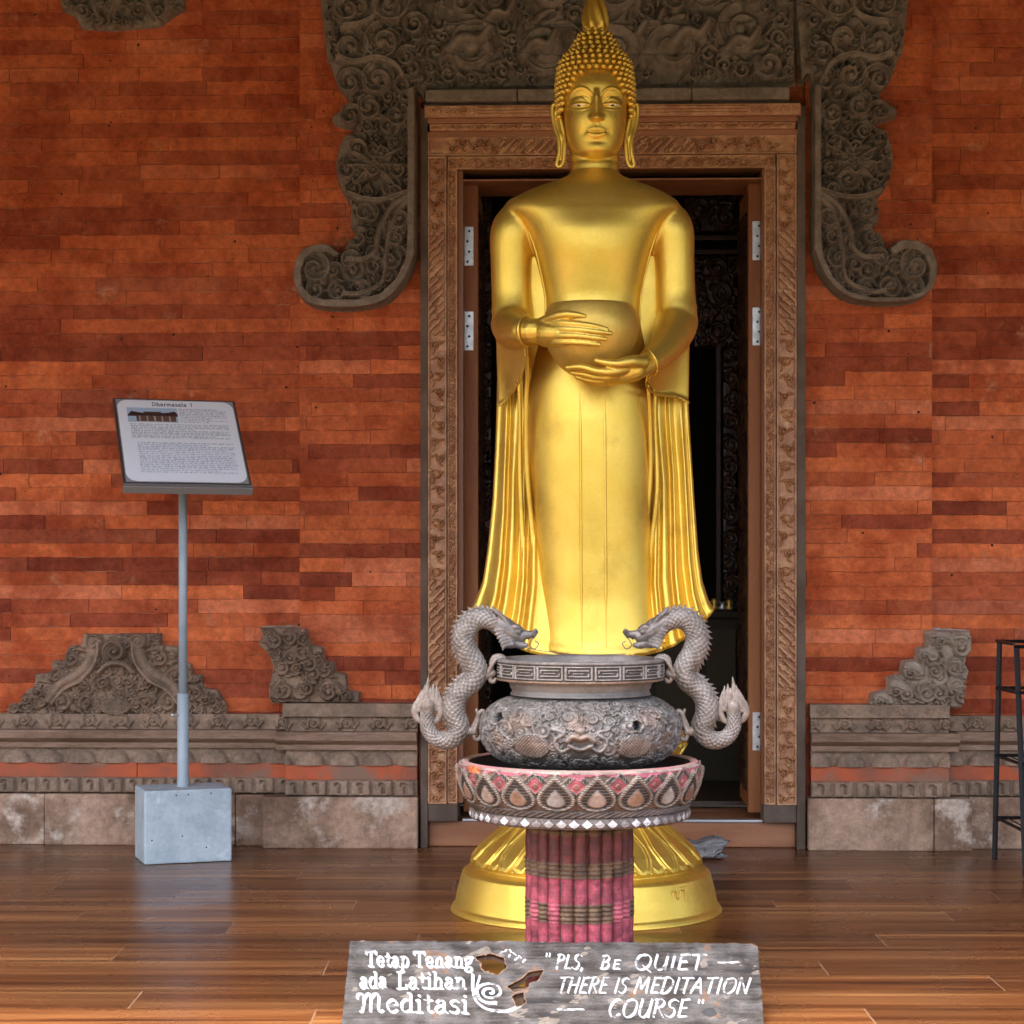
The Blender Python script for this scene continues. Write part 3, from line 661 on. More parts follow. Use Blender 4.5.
# leaves of the door, opened inwards
def two_tone(o, m2, n0):
    """faces from n0 on take the second material"""
    o.data.materials.append(m2)
    for p_ in o.data.polygons[n0:]: p_.material_index = 1
def hinge(x0, x1, ya, zc, hh, parent):
    g = G(); g.box(x0, x1, ya - .004, ya, zc - hh / 2, zc + hh / 2, .0012); n0 = len(g.f)
    for dz in (-.40, -.14, .12, .38):
        v, f = lathe([(.0048, -.001), (.0046, .0006), (.002, .001)], 0, 0, 10); v = np.array(v); v = np.stack([v[:, 0], -v[:, 2], v[:, 1]], 1) + np.array([(x0 + x1) / 2 + (.004 if dz in (-.14, .38) else -.002), ya - .004, zc + dz * hh]); g.add(v, f)
    two_tone(g.build('hinge', M['steel'], parent), M['screw'], n0)
DY = 7.40
zt = PZ(180, DY); zb2 = PZ(812, DY)
def door(xa, xb, lab, hs, hx, panel_side):
    g = G(); g.box(xa, xb, DY, DY + .055, zb2, zt, .003)                 # lock stile seen edge on
    g.box(xa + .008, xb - .008, DY + .055, DY + .50, zb2, zt)
    d = g.build('door', M['doorwood'], temple, label=lab)
    for y0_, y1_ in hs: hinge(PX(hx[0], DY), PX(hx[1], DY), DY, PZ((y0_ + y1_) / 2, DY), (y1_ - y0_) * DY / F, d)
    # carved panels on the inward face
    xs = xb - .008 if panel_side > 0 else xa + .008
    c = Canvas(DY + .08, DY + .48, zb2 + .06, zt - .08, .006); sd = np.minimum(np.minimum(c.X - c.x[0], c.x[-1] - c.X), np.minimum(c.Z - c.z[0], c.z[-1] - c.Z))
    foliage(c, sd, [.05, .03], 77, .012, .7)
    V = np.stack([xs + panel_side * (.002 + c.H), c.X, c.Z], -1).reshape(-1, 3)
    mesh_obj('door_panel', V, grid_faces(c.nz, c.nx), M['darkwood'], d)
    return d
door(PX(462.5, DY), PX(477, DY), 'left wooden door leaf folded inwards', [(226, 265), (311, 350)], (461.5, 472.5), 1)
door(PX(747, DY), PX(763, DY), 'right wooden door leaf folded inwards', [(222, 261), (308, 346), (712, 750)], (751, 762), -1)
# room behind the doorway
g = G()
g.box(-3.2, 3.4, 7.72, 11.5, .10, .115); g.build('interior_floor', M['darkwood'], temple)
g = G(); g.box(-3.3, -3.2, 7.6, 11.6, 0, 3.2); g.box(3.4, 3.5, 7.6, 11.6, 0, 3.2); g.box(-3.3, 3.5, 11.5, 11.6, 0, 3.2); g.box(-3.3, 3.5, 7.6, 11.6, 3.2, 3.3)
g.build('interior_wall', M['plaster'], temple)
# porch roof over the floor (shades the upper wall)
g = G(); g.box(-12, 12, ROOF_Y, 7.9, ROOF_Z, ROOF_Z + .12)
for i in range(24): g.box(-11.5 + i - .05, -11.5 + i + .05, ROOF_Y + .15, 6.6, ROOF_Z - .12, ROOF_Z - .001)
g.box(-12, 12, ROOF_Y, ROOF_Y + .14, ROOF_Z - .42, ROOF_Z - .001)
g.build('porch_roof', M['roofwood'], temple)
for px in (-5.9, 5.9):
    g = G(); g.box(px - .12, px + .12, ROOF_Y + .02, ROOF_Y + .26, 0, ROOF_Z - .42, .01); g.box(px - .17, px + .17, ROOF_Y - .03, ROOF_Y + .31, 0, .3, .01); g.build('porch_post', M['roofwood'], temple)
temple.rotation_euler = (0, 0, -math.radians(1.9))

# ================================================================== inside: carved altar screen, cabinet
SY = 8.75
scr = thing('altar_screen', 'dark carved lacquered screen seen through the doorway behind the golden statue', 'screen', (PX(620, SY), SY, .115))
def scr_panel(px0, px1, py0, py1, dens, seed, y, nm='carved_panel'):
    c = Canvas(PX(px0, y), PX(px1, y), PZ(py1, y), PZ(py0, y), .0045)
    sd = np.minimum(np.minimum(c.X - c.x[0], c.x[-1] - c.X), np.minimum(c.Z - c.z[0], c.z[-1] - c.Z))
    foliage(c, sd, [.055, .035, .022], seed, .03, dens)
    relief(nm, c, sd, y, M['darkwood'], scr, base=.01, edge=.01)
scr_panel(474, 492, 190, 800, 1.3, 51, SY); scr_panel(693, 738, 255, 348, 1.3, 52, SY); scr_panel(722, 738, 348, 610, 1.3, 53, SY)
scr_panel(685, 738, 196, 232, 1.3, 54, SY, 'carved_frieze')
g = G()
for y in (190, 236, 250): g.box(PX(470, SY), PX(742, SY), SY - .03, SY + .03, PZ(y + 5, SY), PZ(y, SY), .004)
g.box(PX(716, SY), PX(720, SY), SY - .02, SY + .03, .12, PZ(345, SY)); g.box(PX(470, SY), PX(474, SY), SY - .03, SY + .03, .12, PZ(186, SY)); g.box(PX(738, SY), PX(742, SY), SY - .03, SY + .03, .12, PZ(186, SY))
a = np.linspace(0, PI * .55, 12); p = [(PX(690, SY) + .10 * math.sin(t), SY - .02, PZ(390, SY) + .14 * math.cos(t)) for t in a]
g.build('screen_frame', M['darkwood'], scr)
cab = thing('altar_cabinet', 'dark low cabinet with framed panels inside the doorway right of the statue', 'cabinet', (PX(700, 8.5), 8.5, .115))
y = 8.4; g = G(); g.box(PX(640, y), PX(742, y), y, y + .3, .116, PZ(618, y), .004); g.box(PX(636, y), PX(745, y), y - .03, y + .3, PZ(618, y) + .001, PZ(611, y), .004); g.build('cabinet_body', M['blackwood'], cab)
g = G()
for a_, b_ in ((655, 700), (706, 736)): g.box(PX(a_, y), PX(b_, y), y - .012, y - .001, PZ(730, y), PZ(628, y), .005)
g.build('cabinet_door', mat('cabinet_panel', (.05, .036, .018), .75, spec=.2), cab)
for i, (px, h) in enumerate(((709, 9), (716, 12), (724, 8), (731, 11))):
    v, f = lathe([(.012, 0), (.020, .01), (.008, .022), (.014, .035), (.012, h / 250)], PX(px, y), y + .06, 16); v = np.array(v); v[:, 2] += PZ(611, y) + .001
    o = mesh_obj('altar_cup', v, f, M['goldbowl'] if i % 2 else M['steel'])
    o['label'] = ['leftmost small cup on the dark cabinet in the doorway', 'second small cup from the left on the dark cabinet', 'third small cup from the left on the dark cabinet', 'rightmost small cup on the dark cabinet in the doorway'][i]; o['category'] = 'cup'; o['group'] = 'small altar cups on the cabinet'
# ================================================================== GOLDEN STATUE
SD = 6.02; SS = SD / F
statue = thing('standing_statue', 'tall golden robed statue holding an alms bowl on a round lotus base', 'statue', (PX(588, SD), SD, 0))
sx = lambda px: PX(px, SD); sz = lambda py: PZ(py, SD)
def interp(tab, y):
    t = np.asarray(tab, float); return [np.interp(y, t[:, 0], t[:, i]) for i in range(1, t.shape[1])]
def SP(px, py, fwd):          # point fwd metres in front of the statue's axis, seen at px,py
    D = SD - fwd; return (PX(px, D), D, PZ(py, D))
def smooth_tab(tab, ys):
    t = np.asarray(tab, float); out = []
    for c_ in range(1, t.shape[1]):
        v = np.interp(ys, t[:, 0], t[:, c_])
        out.append(v)
    out = np.array(out).T
    for _ in range(3): out[1:-1] = (out[:-2] + 2 * out[1:-1] + out[2:]) / 4
    return out
body = G()
# torso and skirt: py, centre px, half width px, half depth m, forward shift m
T = [(171, 594.5, 24, .072, .0), (177, 594.5, 26, .080, 0), (180, 594.5, 33, .085, 0), (184, 594.3, 47, .096, 0), (189, 594, 60, .106, 0.002), (196, 593.5, 76, .116, .004), (205, 593.2, 87, .125, 0.008), (214, 592.8, 86, .132, .011),
     (222, 592.3, 73, .138, .014), (235, 592.3, 65, .145, .018), (255, 592.5, 58, .146, .018), (280, 592.5, 52, .134, .014), (300, 592.5, 48, .126, .012), (325, 592, 48, .130, .014), (355, 591, 55, .150, .020),
     (385, 590.5, 61, .160, .024), (420, 590, 63.5, .165, .026), (460, 590, 62.5, .165, .026), (500, 591, 61, .160, .026), (550, 593, 59.5, .152, .024), (600, 596, 61, .150, .024), (630, 599, 63.5, .153, .028), (646, 600, 65.5, .156, .031), (654, 600.5, 66.5, .158, .033)]
ys = np.concatenate([np.arange(171, 215, 2.0), np.arange(215, 655, 4.0), [655]])
tb = smooth_tab(T, ys); a = np.linspace(0, 2 * PI, 160, endpoint=False)
rings = []
for y, (cx, hw, hd, fw) in zip(ys, tb):
    X = np.cos(a); Y = np.sin(a); e = .92
    xx = np.sign(X) * np.abs(X) ** e * hw; yy = np.sign(Y) * np.abs(Y) ** e * hd
    # front strip of the under-robe: two raised lines
    if y > 646: yy = yy - np.where(Y < 0, .005 * min(1, (y - 646) / 1.5), 0)
    z = np.full_like(a, y)
    if y > 600: z = y + (y - 600) / 55 * (-8 * (np.abs(X) ** 2.0))
    rings.append(np.stack([sx(cx + xx), SD - fw + yy, 1 - (z - HY) * SS], 1))
body.add(*loft(rings))
# outer robe: wide thin mantle hanging behind, pleated at both sides
R = [(204, 593, 60), (214, 592.5, 74), (228, 592.5, 84), (250, 592.5, 91), (300, 593, 94), (345, 593, 95), (400, 593, 96.5), (450, 593.5, 98.5), (500, 593.5, 101), (550, 592.5, 105), (580, 592, 109), (598, 591.5, 115), (609, 591.5, 121)]
nr = 130; tv = np.linspace(0, 1, nr); rings = []
na = 480; a = np.linspace(0, 2 * PI, na, endpoint=False); X = np.cos(a); Y = np.sin(a)
for t in tv:
    ux = np.sign(X) * np.abs(X) ** .75
    bot = 656 - 47 * np.clip(np.abs(ux), 0, 1) ** 3.2 - 0 * ux
    y0_ = 204 + t * (609 - 204); cx, hw = interp(R, y0_)
    yv = 204 + t * (bot - 204)
    hwv = np.interp(y0_, [r[0] for r in R], [r[2] for r in R])
    xx = ux * hwv
    th = .050 + .030 * max(0, (y0_ - 400) / 209)
    yy = np.sign(Y) * np.abs(Y) ** .6 * th
    # pleats outside the skirt
    inner = np.interp(y0_, [400, 460, 550, 609], [54, 58, 56, 62]); au = (np.abs(xx) - inner) / (hwv - inner)
    amp = np.interp(y0_, [350, 400, 440, 520, 609], [0, .007, .0125, .0145, .017]) * np.clip(au * 6 + .6, 0, 1) * np.clip((1.04 - au) * 6, .0, 1)
    ph = np.clip(au, 0, 2) ** .9 * 4.2 + .15
    ph = ph + .10 * np.sin(ph * 4.1 + xx * .02 + t * 2.2); w_ = .5 - .5 * np.cos(2 * PI * np.mod(ph, 1)); w_ = w_ ** .8
    yy = yy - np.where(Y < 0, amp * (w_ * 1.7 - .5), 0)
    rim = np.exp(-((yv - (bot - 9)) / 1.6) ** 2) * .004 * (au > -1)
    yy = yy + np.where(Y < 0, rim, 0)
    back = -.045 + .085 * max(0, (y0_ - 430) / 180)
    arc = .030 * (1 - (xx / hwv) ** 2)
    rings.append(np.stack([sx(cx + xx), SD - back - arc + yy, 1 - (yv - HY) * SS], 1))
mantle = G(); mantle.add(*loft(rings))
# upper arms, forearms
def chain(pts, n=8, seg=24):
    p = np.array([SP(x, y, f) for x, y, f, r in pts]); r = np.array([q[3] * SS for q in pts])
    pr = crom(np.hstack([p, r[:, None]]), n); return tube(pr[:, :3], pr[:, 3], seg)
body.add(*chain([(520, 214, .0, 18), (513, 232, .0, 22.5), (511.5, 262, .0, 21), (512, 295, .0, 20.5), (513, 318, .012, 21)]))
body.add(*chain([(664, 213, .0, 18), (671, 230, .0, 22.5), (674, 262, .0, 20.5), (675, 295, .0, 20.5), (677, 316, .012, 20.5)]))
body.add(*chain([(512, 324, .0, 21.5), (513, 328, .06, 20), (515, 330, .15, 17.5), (524, 331, .245, 14.2)]))
body.add(*chain([(677, 322, .0, 21.5), (674, 332, .06, 20), (664, 348, .15, 16.5), (651, 361, .24, 13)]))
# sleeve steps where the robe ends over the forearm
for cx, y, r in ((512, 309, 20.2), (676, 309, 20.0)):
    t = np.linspace(0, 2 * PI, 40); body.add(*tube([(sx(cx) + r * SS * math.cos(q), SD - .004 + r * SS * math.sin(q) * .98, sz(y - 2 * math.cos(q))) for q in t], .0045, 8, False))
# cuffs
def ring_at(c_, nrm, r, rr):
    n_ = Vector(nrm).normalized(); u = n_.orthogonal().normalized(); v_ = n_.cross(u); t = np.linspace(0, 2 * PI, 40)
    return tube([tuple(Vector(c_) + (u * math.cos(q) + v_ * math.sin(q)) * r) for q in t], rr, 8, False)
mantle.add(*ring_at(SP(525.5, 331, .262), (.85, -.52, 0), 14.0 * SS, .0038)); mantle.add(*ring_at(SP(650, 362, .255), (-.85, -.35, -.35), 13.0 * SS, .0038))
# hanging sleeves: solid curtains under the forearms
def curtain(front, thick=.03):
    """front: list of (px,py,fwd) rows top edge -> bottom edge polyline pairs"""
    A = np.array([SP(*p[:3]) for p in front[0]]); B = np.array([SP(*p[:3]) for p in front[1]])
    A = crom(A, 5); B = crom(B, 5); n = 14; rows = []
    for t in np.linspace(0, 1, n): rows.append(A * (1 - t) + B * t)
    R_ = np.array(rows); nr_, nc_ = R_.shape[:2]
    Bk = R_ + np.array((0, thick, 0)); v = np.concatenate([R_.reshape(-1, 3), Bk.reshape(-1, 3)])
    f1 = grid_faces(nr_, nc_); N_ = nr_ * nc_; f = f1[:, ::-1].tolist() + (f1 + N_).tolist()
    loop = [i for i in range(nc_)] + [i * nc_ + nc_ - 1 for i in range(1, nr_)] + [(nr_ - 1) * nc_ + i for i in range(nc_ - 2, -1, -1)] + [i * nc_ for i in range(nr_ - 2, 0, -1)]
    for i in range(len(loop)):
        p, q_ = loop[i], loop[(i + 1) % len(loop)]; f.append([p, q_, q_ + N_, p + N_])
    return v, f
body.add(*curtain([[(496, 335, .02), (505, 338, .08), (516, 340, .15), (526, 342, .22)], [(498, 406, .03), (506, 400, .05), (516, 386, .11), (527, 356, .215)]]))
body.add(*tube(crom([SP(526, 338, .235), SP(527.5, 352, .22), SP(524, 368, .17), (SP(517, 386, .12)), SP(508, 399, .06), SP(498, 407, .035)], 7), .0050, 10))
body.add(*curtain([[(690, 335, .02), (676, 350, .08), (662, 362, .15), (652, 372, .22)], [(689, 401, .03), (672, 397, .06), (655, 393, .12), (647, 380, .21)]]))
body.add(*tube(crom([SP(649, 372, .235), SP(646, 383, .22), SP(651, 392, .16), SP(662, 396, .11), SP(676, 397, .06), SP(689, 403, .035)], 7), .0055, 10))
# inner hanging folds either side of the skirt below the sleeves
for pts in ([(527, 356, .20), (527, 380, .15), (526, 410, .12), (527, 470, .09), (533, 540, .08), (540, 640, .10)], [(519, 384, .12), (520, 420, .10), (520, 480, .08), (524, 560, .08), (531, 640, .10)],
            [(655, 393, .11), (655, 430, .10), (657, 490, .09), (650, 560, .08), (648, 640, .10)], [(648, 386, .16), (650, 420, .13), (650, 480, .10), (643, 560, .09), (640, 640, .11)]):
    mantle.add(*tube(crom([SP(*p) for p in pts], 8), np.linspace(.005, .009, 8 * (len(pts) - 1) + 1), 14))
bo = body.build('robed_body', M['gold'], statue, True)
remesh(bo, .0052, 9, .5)
from mathutils.bvhtree import BVHTree
_bb = BVHTree.FromPolygons([v.co + ORI[bo.name] for v in bo.data.vertices], [tuple(p.vertices) for p in bo.data.polygons])
def on_body(px, py, lift=0.0):      # the spot of the modelled body that lies behind this point of the survey photograph
    d = Vector(((px - HX) / F, 1, (HY - py) / F)).normalized(); h = _bb.ray_cast(Vector((0, 0, 1)), d)
    return tuple(h[0] - d * lift) if h[0] else None
def surf_line(pts, r, lift=-.0005, n=10):
    q = [on_body(x, y, lift) for x, y in crom(pts, n)]; q = np.array([p for p in q if p])
    for _ in range(4): q[1:-1] = (q[:-2] + 2 * q[1:-1] + q[2:]) / 4
    rr = r * np.clip(np.minimum(np.arange(len(q)), np.arange(len(q))[::-1]) / 6, .25, 1)
    mantle.add(*tube(q, rr, 10))
for x0_ in (0, 24.5):
    surf_line([(580 + x0_, 389), (580.5 + x0_, 450), (581 + x0_, 540), (582 + x0_, 648)], .0042)
TBY = smooth_tab(T, ys)
for s_x in (-1, 1):
    for cth, r in ((.97, .0030),):
        q = []
        for y in np.arange(217, 322, 3.0):
            cx, hw, hd, fw = [np.interp(y, ys, TBY[:, k]) for k in range(4)]
            q.append((sx(cx + s_x * hw * cth), SD - fw - hd * math.sqrt(1 - cth * cth) ** .92 * .985, sz(y)))
        q = np.array(q); mantle.add(*tube(q, r * np.clip(np.arange(len(q)) / 5, .25, 1), 12))
mantle.build('pleated_mantle', M['gold'], statue, True)
# neck (own ringed piece running into the shoulders)
g = G(); prof = [(169, 24.2), (165, 24.5), (163.6, 23.2), (162, 24.5), (156, 24.8), (154.4, 23.6), (152.5, 24.6), (146, 25), (140, 25)]
pr = [(25.5, 178.5), (25.2, 176), (24.6, 173)] + [(r, y) for y, r in prof]
g.add(*lathe([(r * SS, sz(y)) for r, y in pr], sx(594.5), SD - .002, 64)); g.build('neck', M['gold'], statue, True)

# head: smooth skull with the features raised on its front
HCX = 595.0
def head():
    nz_, na_ = 260, 340
    zt_ = np.linspace(0, 1, nz_); ht = 117 * (1 - np.cos(zt_ * PI)) / 2     # px above chin bottom
    A = np.array([(0, 2), (1, 10), (3, 16), (7, 21.5), (13, 25), (20, 27.2), (30, 29.2), (42, 30.8), (55, 32.2), (68, 33.2), (80, 33), (90, 29.5), (98, 24), (107, 17), (113, 10.5), (117, 1)])
    Fd = np.array([(0, 18), (1, 22), (3, 25.5), (8, 29), (15, 30), (22, 30.5), (35, 32), (50, 33), (60, 33.5), (72, 34.5), (82, 32.5), (92, 27), (100, 20), (107, 12), (112, 2)])
    Bd = np.array([(0, -10), (8, 2), (18, 12), (35, 24), (55, 35), (75, 38), (90, 34), (100, 26), (107, 15), (112, 2)])
    sm = lambda T_, v: np.convolve(np.pad(np.interp(v, T_[:, 0], T_[:, 1]), 4, 'edge'), np.ones(9) / 9, 'valid')
    aw, fd, bd = sm(A, ht), sm(Fd, ht), sm(Bd, ht)
    an = np.linspace(0, 2 * PI, na_, endpoint=False); X = np.cos(an)[None]; Y = np.sin(an)[None]
    # denser columns at the front come from the warp of the angle
    ee = .96
    x = np.sign(X) * np.abs(X) ** ee * aw[:, None]
    yf = np.where(Y < 0, -np.abs(Y) ** ee * fd[:, None], np.abs(Y) ** ee * bd[:, None])
    h = np.repeat(ht[:, None], na_, 1); py = HY + (164.5 - h - HY) * 1.0179
    fr = np.clip((-Y) * 2.2 - .25, 0, 1) * np.ones_like(x)
    d = np.zeros_like(x)
    gs = lambda cx, cy, rx, ry, A_: A_ * np.exp(-((x - cx) / rx) ** 2 - ((py - cy) / ry) ** 2)
    def seg(pts, r, hgt, p=2.0):
        out = np.zeros_like(x); q = crom(pts, 8)
        for i in range(len(q) - 1):
            a_, b_ = q[i], q[i + 1]; e = b_ - a_; t = np.clip(((x - a_[0]) * e[0] + (py - a_[1]) * e[1]) / (e @ e + 1e-9), 0, 1)
            dd = np.hypot(x - a_[0] - t * e[0], py - a_[1] - t * e[1]); out = np.maximum(out, np.exp(-(dd / r) ** p))
        return out * hgt
    # sockets, cheeks, chin, mouth mound
    for s in (-1, 1):
        d += gs(s * 16, 101, 9.5, 6.5, -2.2) + gs(s * 8.5, 102, 4, 6, -2.4) + gs(s * 17, 119, 10, 9, 1.3) + gs(s * 12.5, 131.5, 3.0, 4, -.7)
    d += gs(0, 132, 12, 9, 1.2) + gs(0, 148, 9, 6, 1.8) + gs(0, 141, 8, 2.6, -1.1)
    # nose
    t = np.clip((py - 95) / 24, 0, 1); wn = 2.7 + 1.6 * t; hn = 3.8 + 2.4 * t ** 1.2
    fade = np.clip((py - 88) / 9, 0, 1) * np.clip((122.4 - py) / 2.6, 0, 1)
    d += hn * np.exp(-(np.abs(x) / wn) ** 2.6) * fade
    for s in (-1, 1): d += gs(s * 5.0, 118, 2.5, 2.8, 2.8) + gs(s * 3.2, 121.8, 1.7, 1.2, -1.4)
    d += gs(0, 119, 3.6, 3.6, 1.2)
    d += gs(0, 124.6, 1.5, 2.0, -.8)
    # brow ridges flowing from the nose
    for s in (-1, 1):
        d += seg([(s * 3.4, 105), (s * 4.0, 98), (s * 7.5, 91.5), (s * 14, 87.8), (s * 21, 88.6), (s * 27.5, 94)], 1.2, 1.0)
        d += seg([(s * 4.5, 106), (s * 6.0, 99.5), (s * 10, 94), (s * 16, 91.2), (s * 23, 92.6), (s * 27.5, 98)], 1.2, .3)
        # heavy lowered lid with a crease above, lash line and lower lid
        lid = np.sqrt(np.clip(1 - ((x - s * 16.3) / 10.5) ** 2 - ((py - 101.5) / 6.0) ** 2, 0, 1)); d += 2.3 * lid
        d += seg([(s * 6.5, 103.8), (s * 11, 98.5), (s * 17, 96.2), (s * 24, 99.6), (s * 28, 103.6)], .8, -.6)
        d += seg([(s * 6.5, 104.6), (s * 11, 103.6), (s * 16.5, 102.9), (s * 22.5, 103.2), (s * 28, 102.8)], .9, .9)
        d += seg([(s * 7.5, 105.8), (s * 12, 106.2), (s * 17, 106.2), (s * 22, 105.6)], 1.0, -1.0)
        d += seg([(s * 7.5, 107.6), (s * 12, 108.8), (s * 17, 109), (s * 23, 107.2), (s * 27, 104.6)], .9, .5)
    # lips
    d += seg([(-8.4, 130.4), (-5, 129), (-1.6, 128), (0, 128.6), (1.6, 128), (5, 129), (8.4, 130.4)], 2.0, .5)
    d += seg([(-7.5, 133.6), (-3.5, 135.2), (0, 135.7), (3.5, 135.2), (7.5, 133.6)], 2.3, 1.2)
    d += seg([(-10, 131.0), (-5, 131.8), (0, 131.4), (5, 131.8), (10, 131.0)], .8, -1.2)
    d *= fr
    n_y = -np.ones_like(x)
    yy = yf + n_y * d
    V = np.stack([sx(HCX) + x * SS, SD - .018 + yy * SS, sz(164.5) + h * SS], -1)
    return loft(V)
g = G(); g.add(*head()); hd = g.build('head', M['gold'], statue, True)
fz = lambda py: 1 - (py - HY) * SS / 1.0179
def face_y(xr, py):    # world y of the face surface by ray cast against the head mesh
    from mathutils.bvhtree import BVHTree
    global _bvh
    try: _bvh
    except NameError: _bvh = BVHTree.FromObject(hd, bpy.context.evaluated_depsgraph_get())
    o_ = Vector((sx(HCX + xr), 0, fz(py))) - ORI[hd.name]; o_.y = -2
    h = _bvh.ray_cast(o_, Vector((0, 1, 0)))
    return h[0].y + SD if h[0] else SD - .1
bpy.context.view_layer.update()
for s in (-1, 1):      # painted eye slits
    v = []; n_ = 15
    for i in range(n_):
        t = i / (n_ - 1); xr = s * (10.5 + t * 12.5); top = 104.8 - .3 * math.sin(t * PI) - t * 1.0; bt = top + .15 + .85 * math.sin(PI * t) ** .7
        for y in (top, bt): v.append((sx(HCX + xr), face_y(xr, y) - .0010, fz(y)))
    f = [[2 * i, 2 * i + 2, 2 * i + 3, 2 * i + 1] for i in range(n_ - 1)]
    e = mesh_obj('eye', v, f, M['white'], hd)
    g = G(); xr = -17.0 if s < 0 else 15.6; g.add(*ball((sx(HCX + xr), face_y(xr, 105.2) - .0012, fz(105.1)), (.0056, .0015, .0032), 10)); mesh_obj('pupil', g.V(), g.f, M['black'], hd)
# ears: long-lobed
for s in (-1, 1):
    g = G(); X_ = lambda v: sx(HCX + s * v); yb = SD - .012
    o_ = crom([(X_(35.5), yb, sz(107)), (X_(41.5), yb + .006, sz(105)), (X_(42.5), yb + .008, sz(114)), (X_(40), yb + .004, sz(128)), (X_(36.5), yb - .004, sz(140)), (X_(36.2), yb - .008, sz(153)), (X_(38.5), yb - .010, sz(165)), (X_(35), yb - .010, sz(168)), (X_(31.6), yb - .008, sz(160)), (X_(30.6), yb - .006, sz(146)), (X_(31.2), yb - .002, sz(136)), (X_(34), yb, sz(122)), (X_(36.5), yb + .002, sz(112))], 7)
    g.add(*tube(o_, .0062, 10))
    g.add(*tube(crom([(X_(37), yb, sz(109)), (X_(39), yb + .006, sz(116)), (X_(36.5), yb + .002, sz(128)), (X_(34), yb - .004, sz(138)), (X_(33.6), yb, sz(148)), (X_(34.6), yb - .002, sz(160))], 7), (.0075), 10, flat=.7))
    g.build('ear', M['gold'], hd, True)
# hair: cap plus rows of snail curls
hair = thing('tmp', 'x', 'x'); bpy.data.objects.remove(hair)
HP = [(113, 37.0), (105, 38.0), (95, 38.4), (85, 38.2), (75, 36.6), (68, 36.0), (62, 33.6), (57.5, 30), (54.5, 26.4), (51, 23.6), (45, 20.8), (39, 17.6), (34, 13.4), (30.5, 8.0)]
hy = lambda y: interp(sorted(HP), y)[0]
g = G(); rings = []
for y, r in HP + [(29, 1)]:
    t = np.linspace(0, 2 * PI, 72, endpoint=False)
    rr = (r - 2.4) if r > 2 else r
    front = np.clip(-np.sin(t), 0, 1) ** .8
    hl = 78 + 38 * (np.abs(np.cos(t))) ** 2.6           # hairline height for this direction
    yv = np.where(np.sin(t) < 0, np.minimum(y, hl), y)
    rv = np.where(np.sin(t) < 0, np.interp(yv, [p[0] for p in sorted(HP)], [p[1] for p in sorted(HP)]) - 2.4, rr); rv = np.where(r < 2, r, rv)
    rings.append(np.stack([sx(HCX) + rv * SS * np.cos(t), SD - .006 + rv * SS * np.sin(t) * 1.02, 1 - (yv - HY) * SS], 1))
g.add(*loft(rings)); cap = g.build('hair', M['gold'], hd, True)
g = G(); bv, bf = ball((0, 0, 0), 1, 8); bv = np.array(bv); bf = bf
row = 0; y = 31.5
while y < 122:
    r = hy(y) if y <= 113 else 37
    sp = 5.9; n_ = max(8, int(2 * PI * r / 7.0))
    for i in range(n_):
        t = 2 * PI * (i + .5 * (row % 2)) / n_
        hl = 78 + 46 * abs(math.cos(t)) ** 3.0
        if math.sin(t) < .15 and y > hl: continue
        if y > 113 and (math.sin(t) < -.25 or math.sin(t) > .5): continue
        q = sp * .51
        slope = (hy(min(113, y + 1.5)) - hy(max(30.5, y - 1.5))) / 3
        c0 = np.array((sx(HCX) + (r - .6) * SS * math.cos(t), SD - .006 + (r - .6) * SS * math.sin(t) * 1.02, sz(y)))
        g.add(bv * q * SS * np.array((1, 1, 1.0)) + c0, bf)
        nn = np.array((math.cos(t), math.sin(t), slope * .6)); nn /= np.linalg.norm(nn)
        g.add(bv * q * .5 * SS + c0 + nn * q * .75 * SS, bf)
    y += 5.4; row += 1
mesh_obj('hair_curls', g.V(), g.f, M['gold'], cap)
# flame finial
g = G(); rings = []
for y, r in ((31.5, 10.5), (29, 12.5), (24, 12.6), (18, 12.2), (10, 11), (3, 8.8), (-4, 6.6), (-12, 5), (-20, 3.4), (-29, 1.6), (-38, .4)):
    t = np.linspace(0, 2 * PI, 96, endpoint=False); w_ = 1 + .13 * np.cos(7 * t + (30 - y) * .16) * min(1, (31 - y) / 6)
    rings.append(np.stack([sx(595.2) + (r * w_ * np.cos(t)) * SS, SD - .004 + r * w_ * np.sin(t) * .9 * SS, np.full(96, sz(y))], 1))
rr = []
for i in range(len(rings) - 1):
    for t in np.linspace(0, 1, 5, endpoint=False): rr.append(rings[i] * (1 - t) + rings[i + 1] * t)
rr.append(rings[-1]); g.add(*loft(rr)); g.build('flame_finial', M['gold'], hd, True)
# bowl
BF = .245; bc = SP(590.5, 336, BF); BD = SD - BF; bs = BD / F
prof = [(318, 36), (306.6, 34), (306, 36), (304.6, 39), (305.5, 41.5), (311, 44.5), (322, 47.5), (334, 47.5), (346, 44), (358, 37.5), (368, 29), (375, 19), (379, 8), (380, 0.5)]
pr = crom(np.array([(r * bs, PZ(y, BD)) for y, r in prof]), 5)
pr[:, 0] = np.maximum(pr[:, 0], .0005)
g = G(); g.add(*lathe([tuple(p) for p in pr[::-1]], bc[0], BD, 96)); g.build('alms_bowl', M['goldbowl'], statue, True)
def bowl_r(py): return float(np.interp(py, [p[0] for p in prof[4:]], [p[1] for p in prof[4:]]))
def on_bowl(px, py, lift):   # point lying on the bowl's surface (front), lifted by lift metres
    dx = (px - 590.5); r = bowl_r(py)
    if abs(dx) < r * .98: return SP(px, py, BF + math.sqrt(r * r - dx * dx) * bs * .96 + lift)
    return SP(px, py, BF + lift + .02)
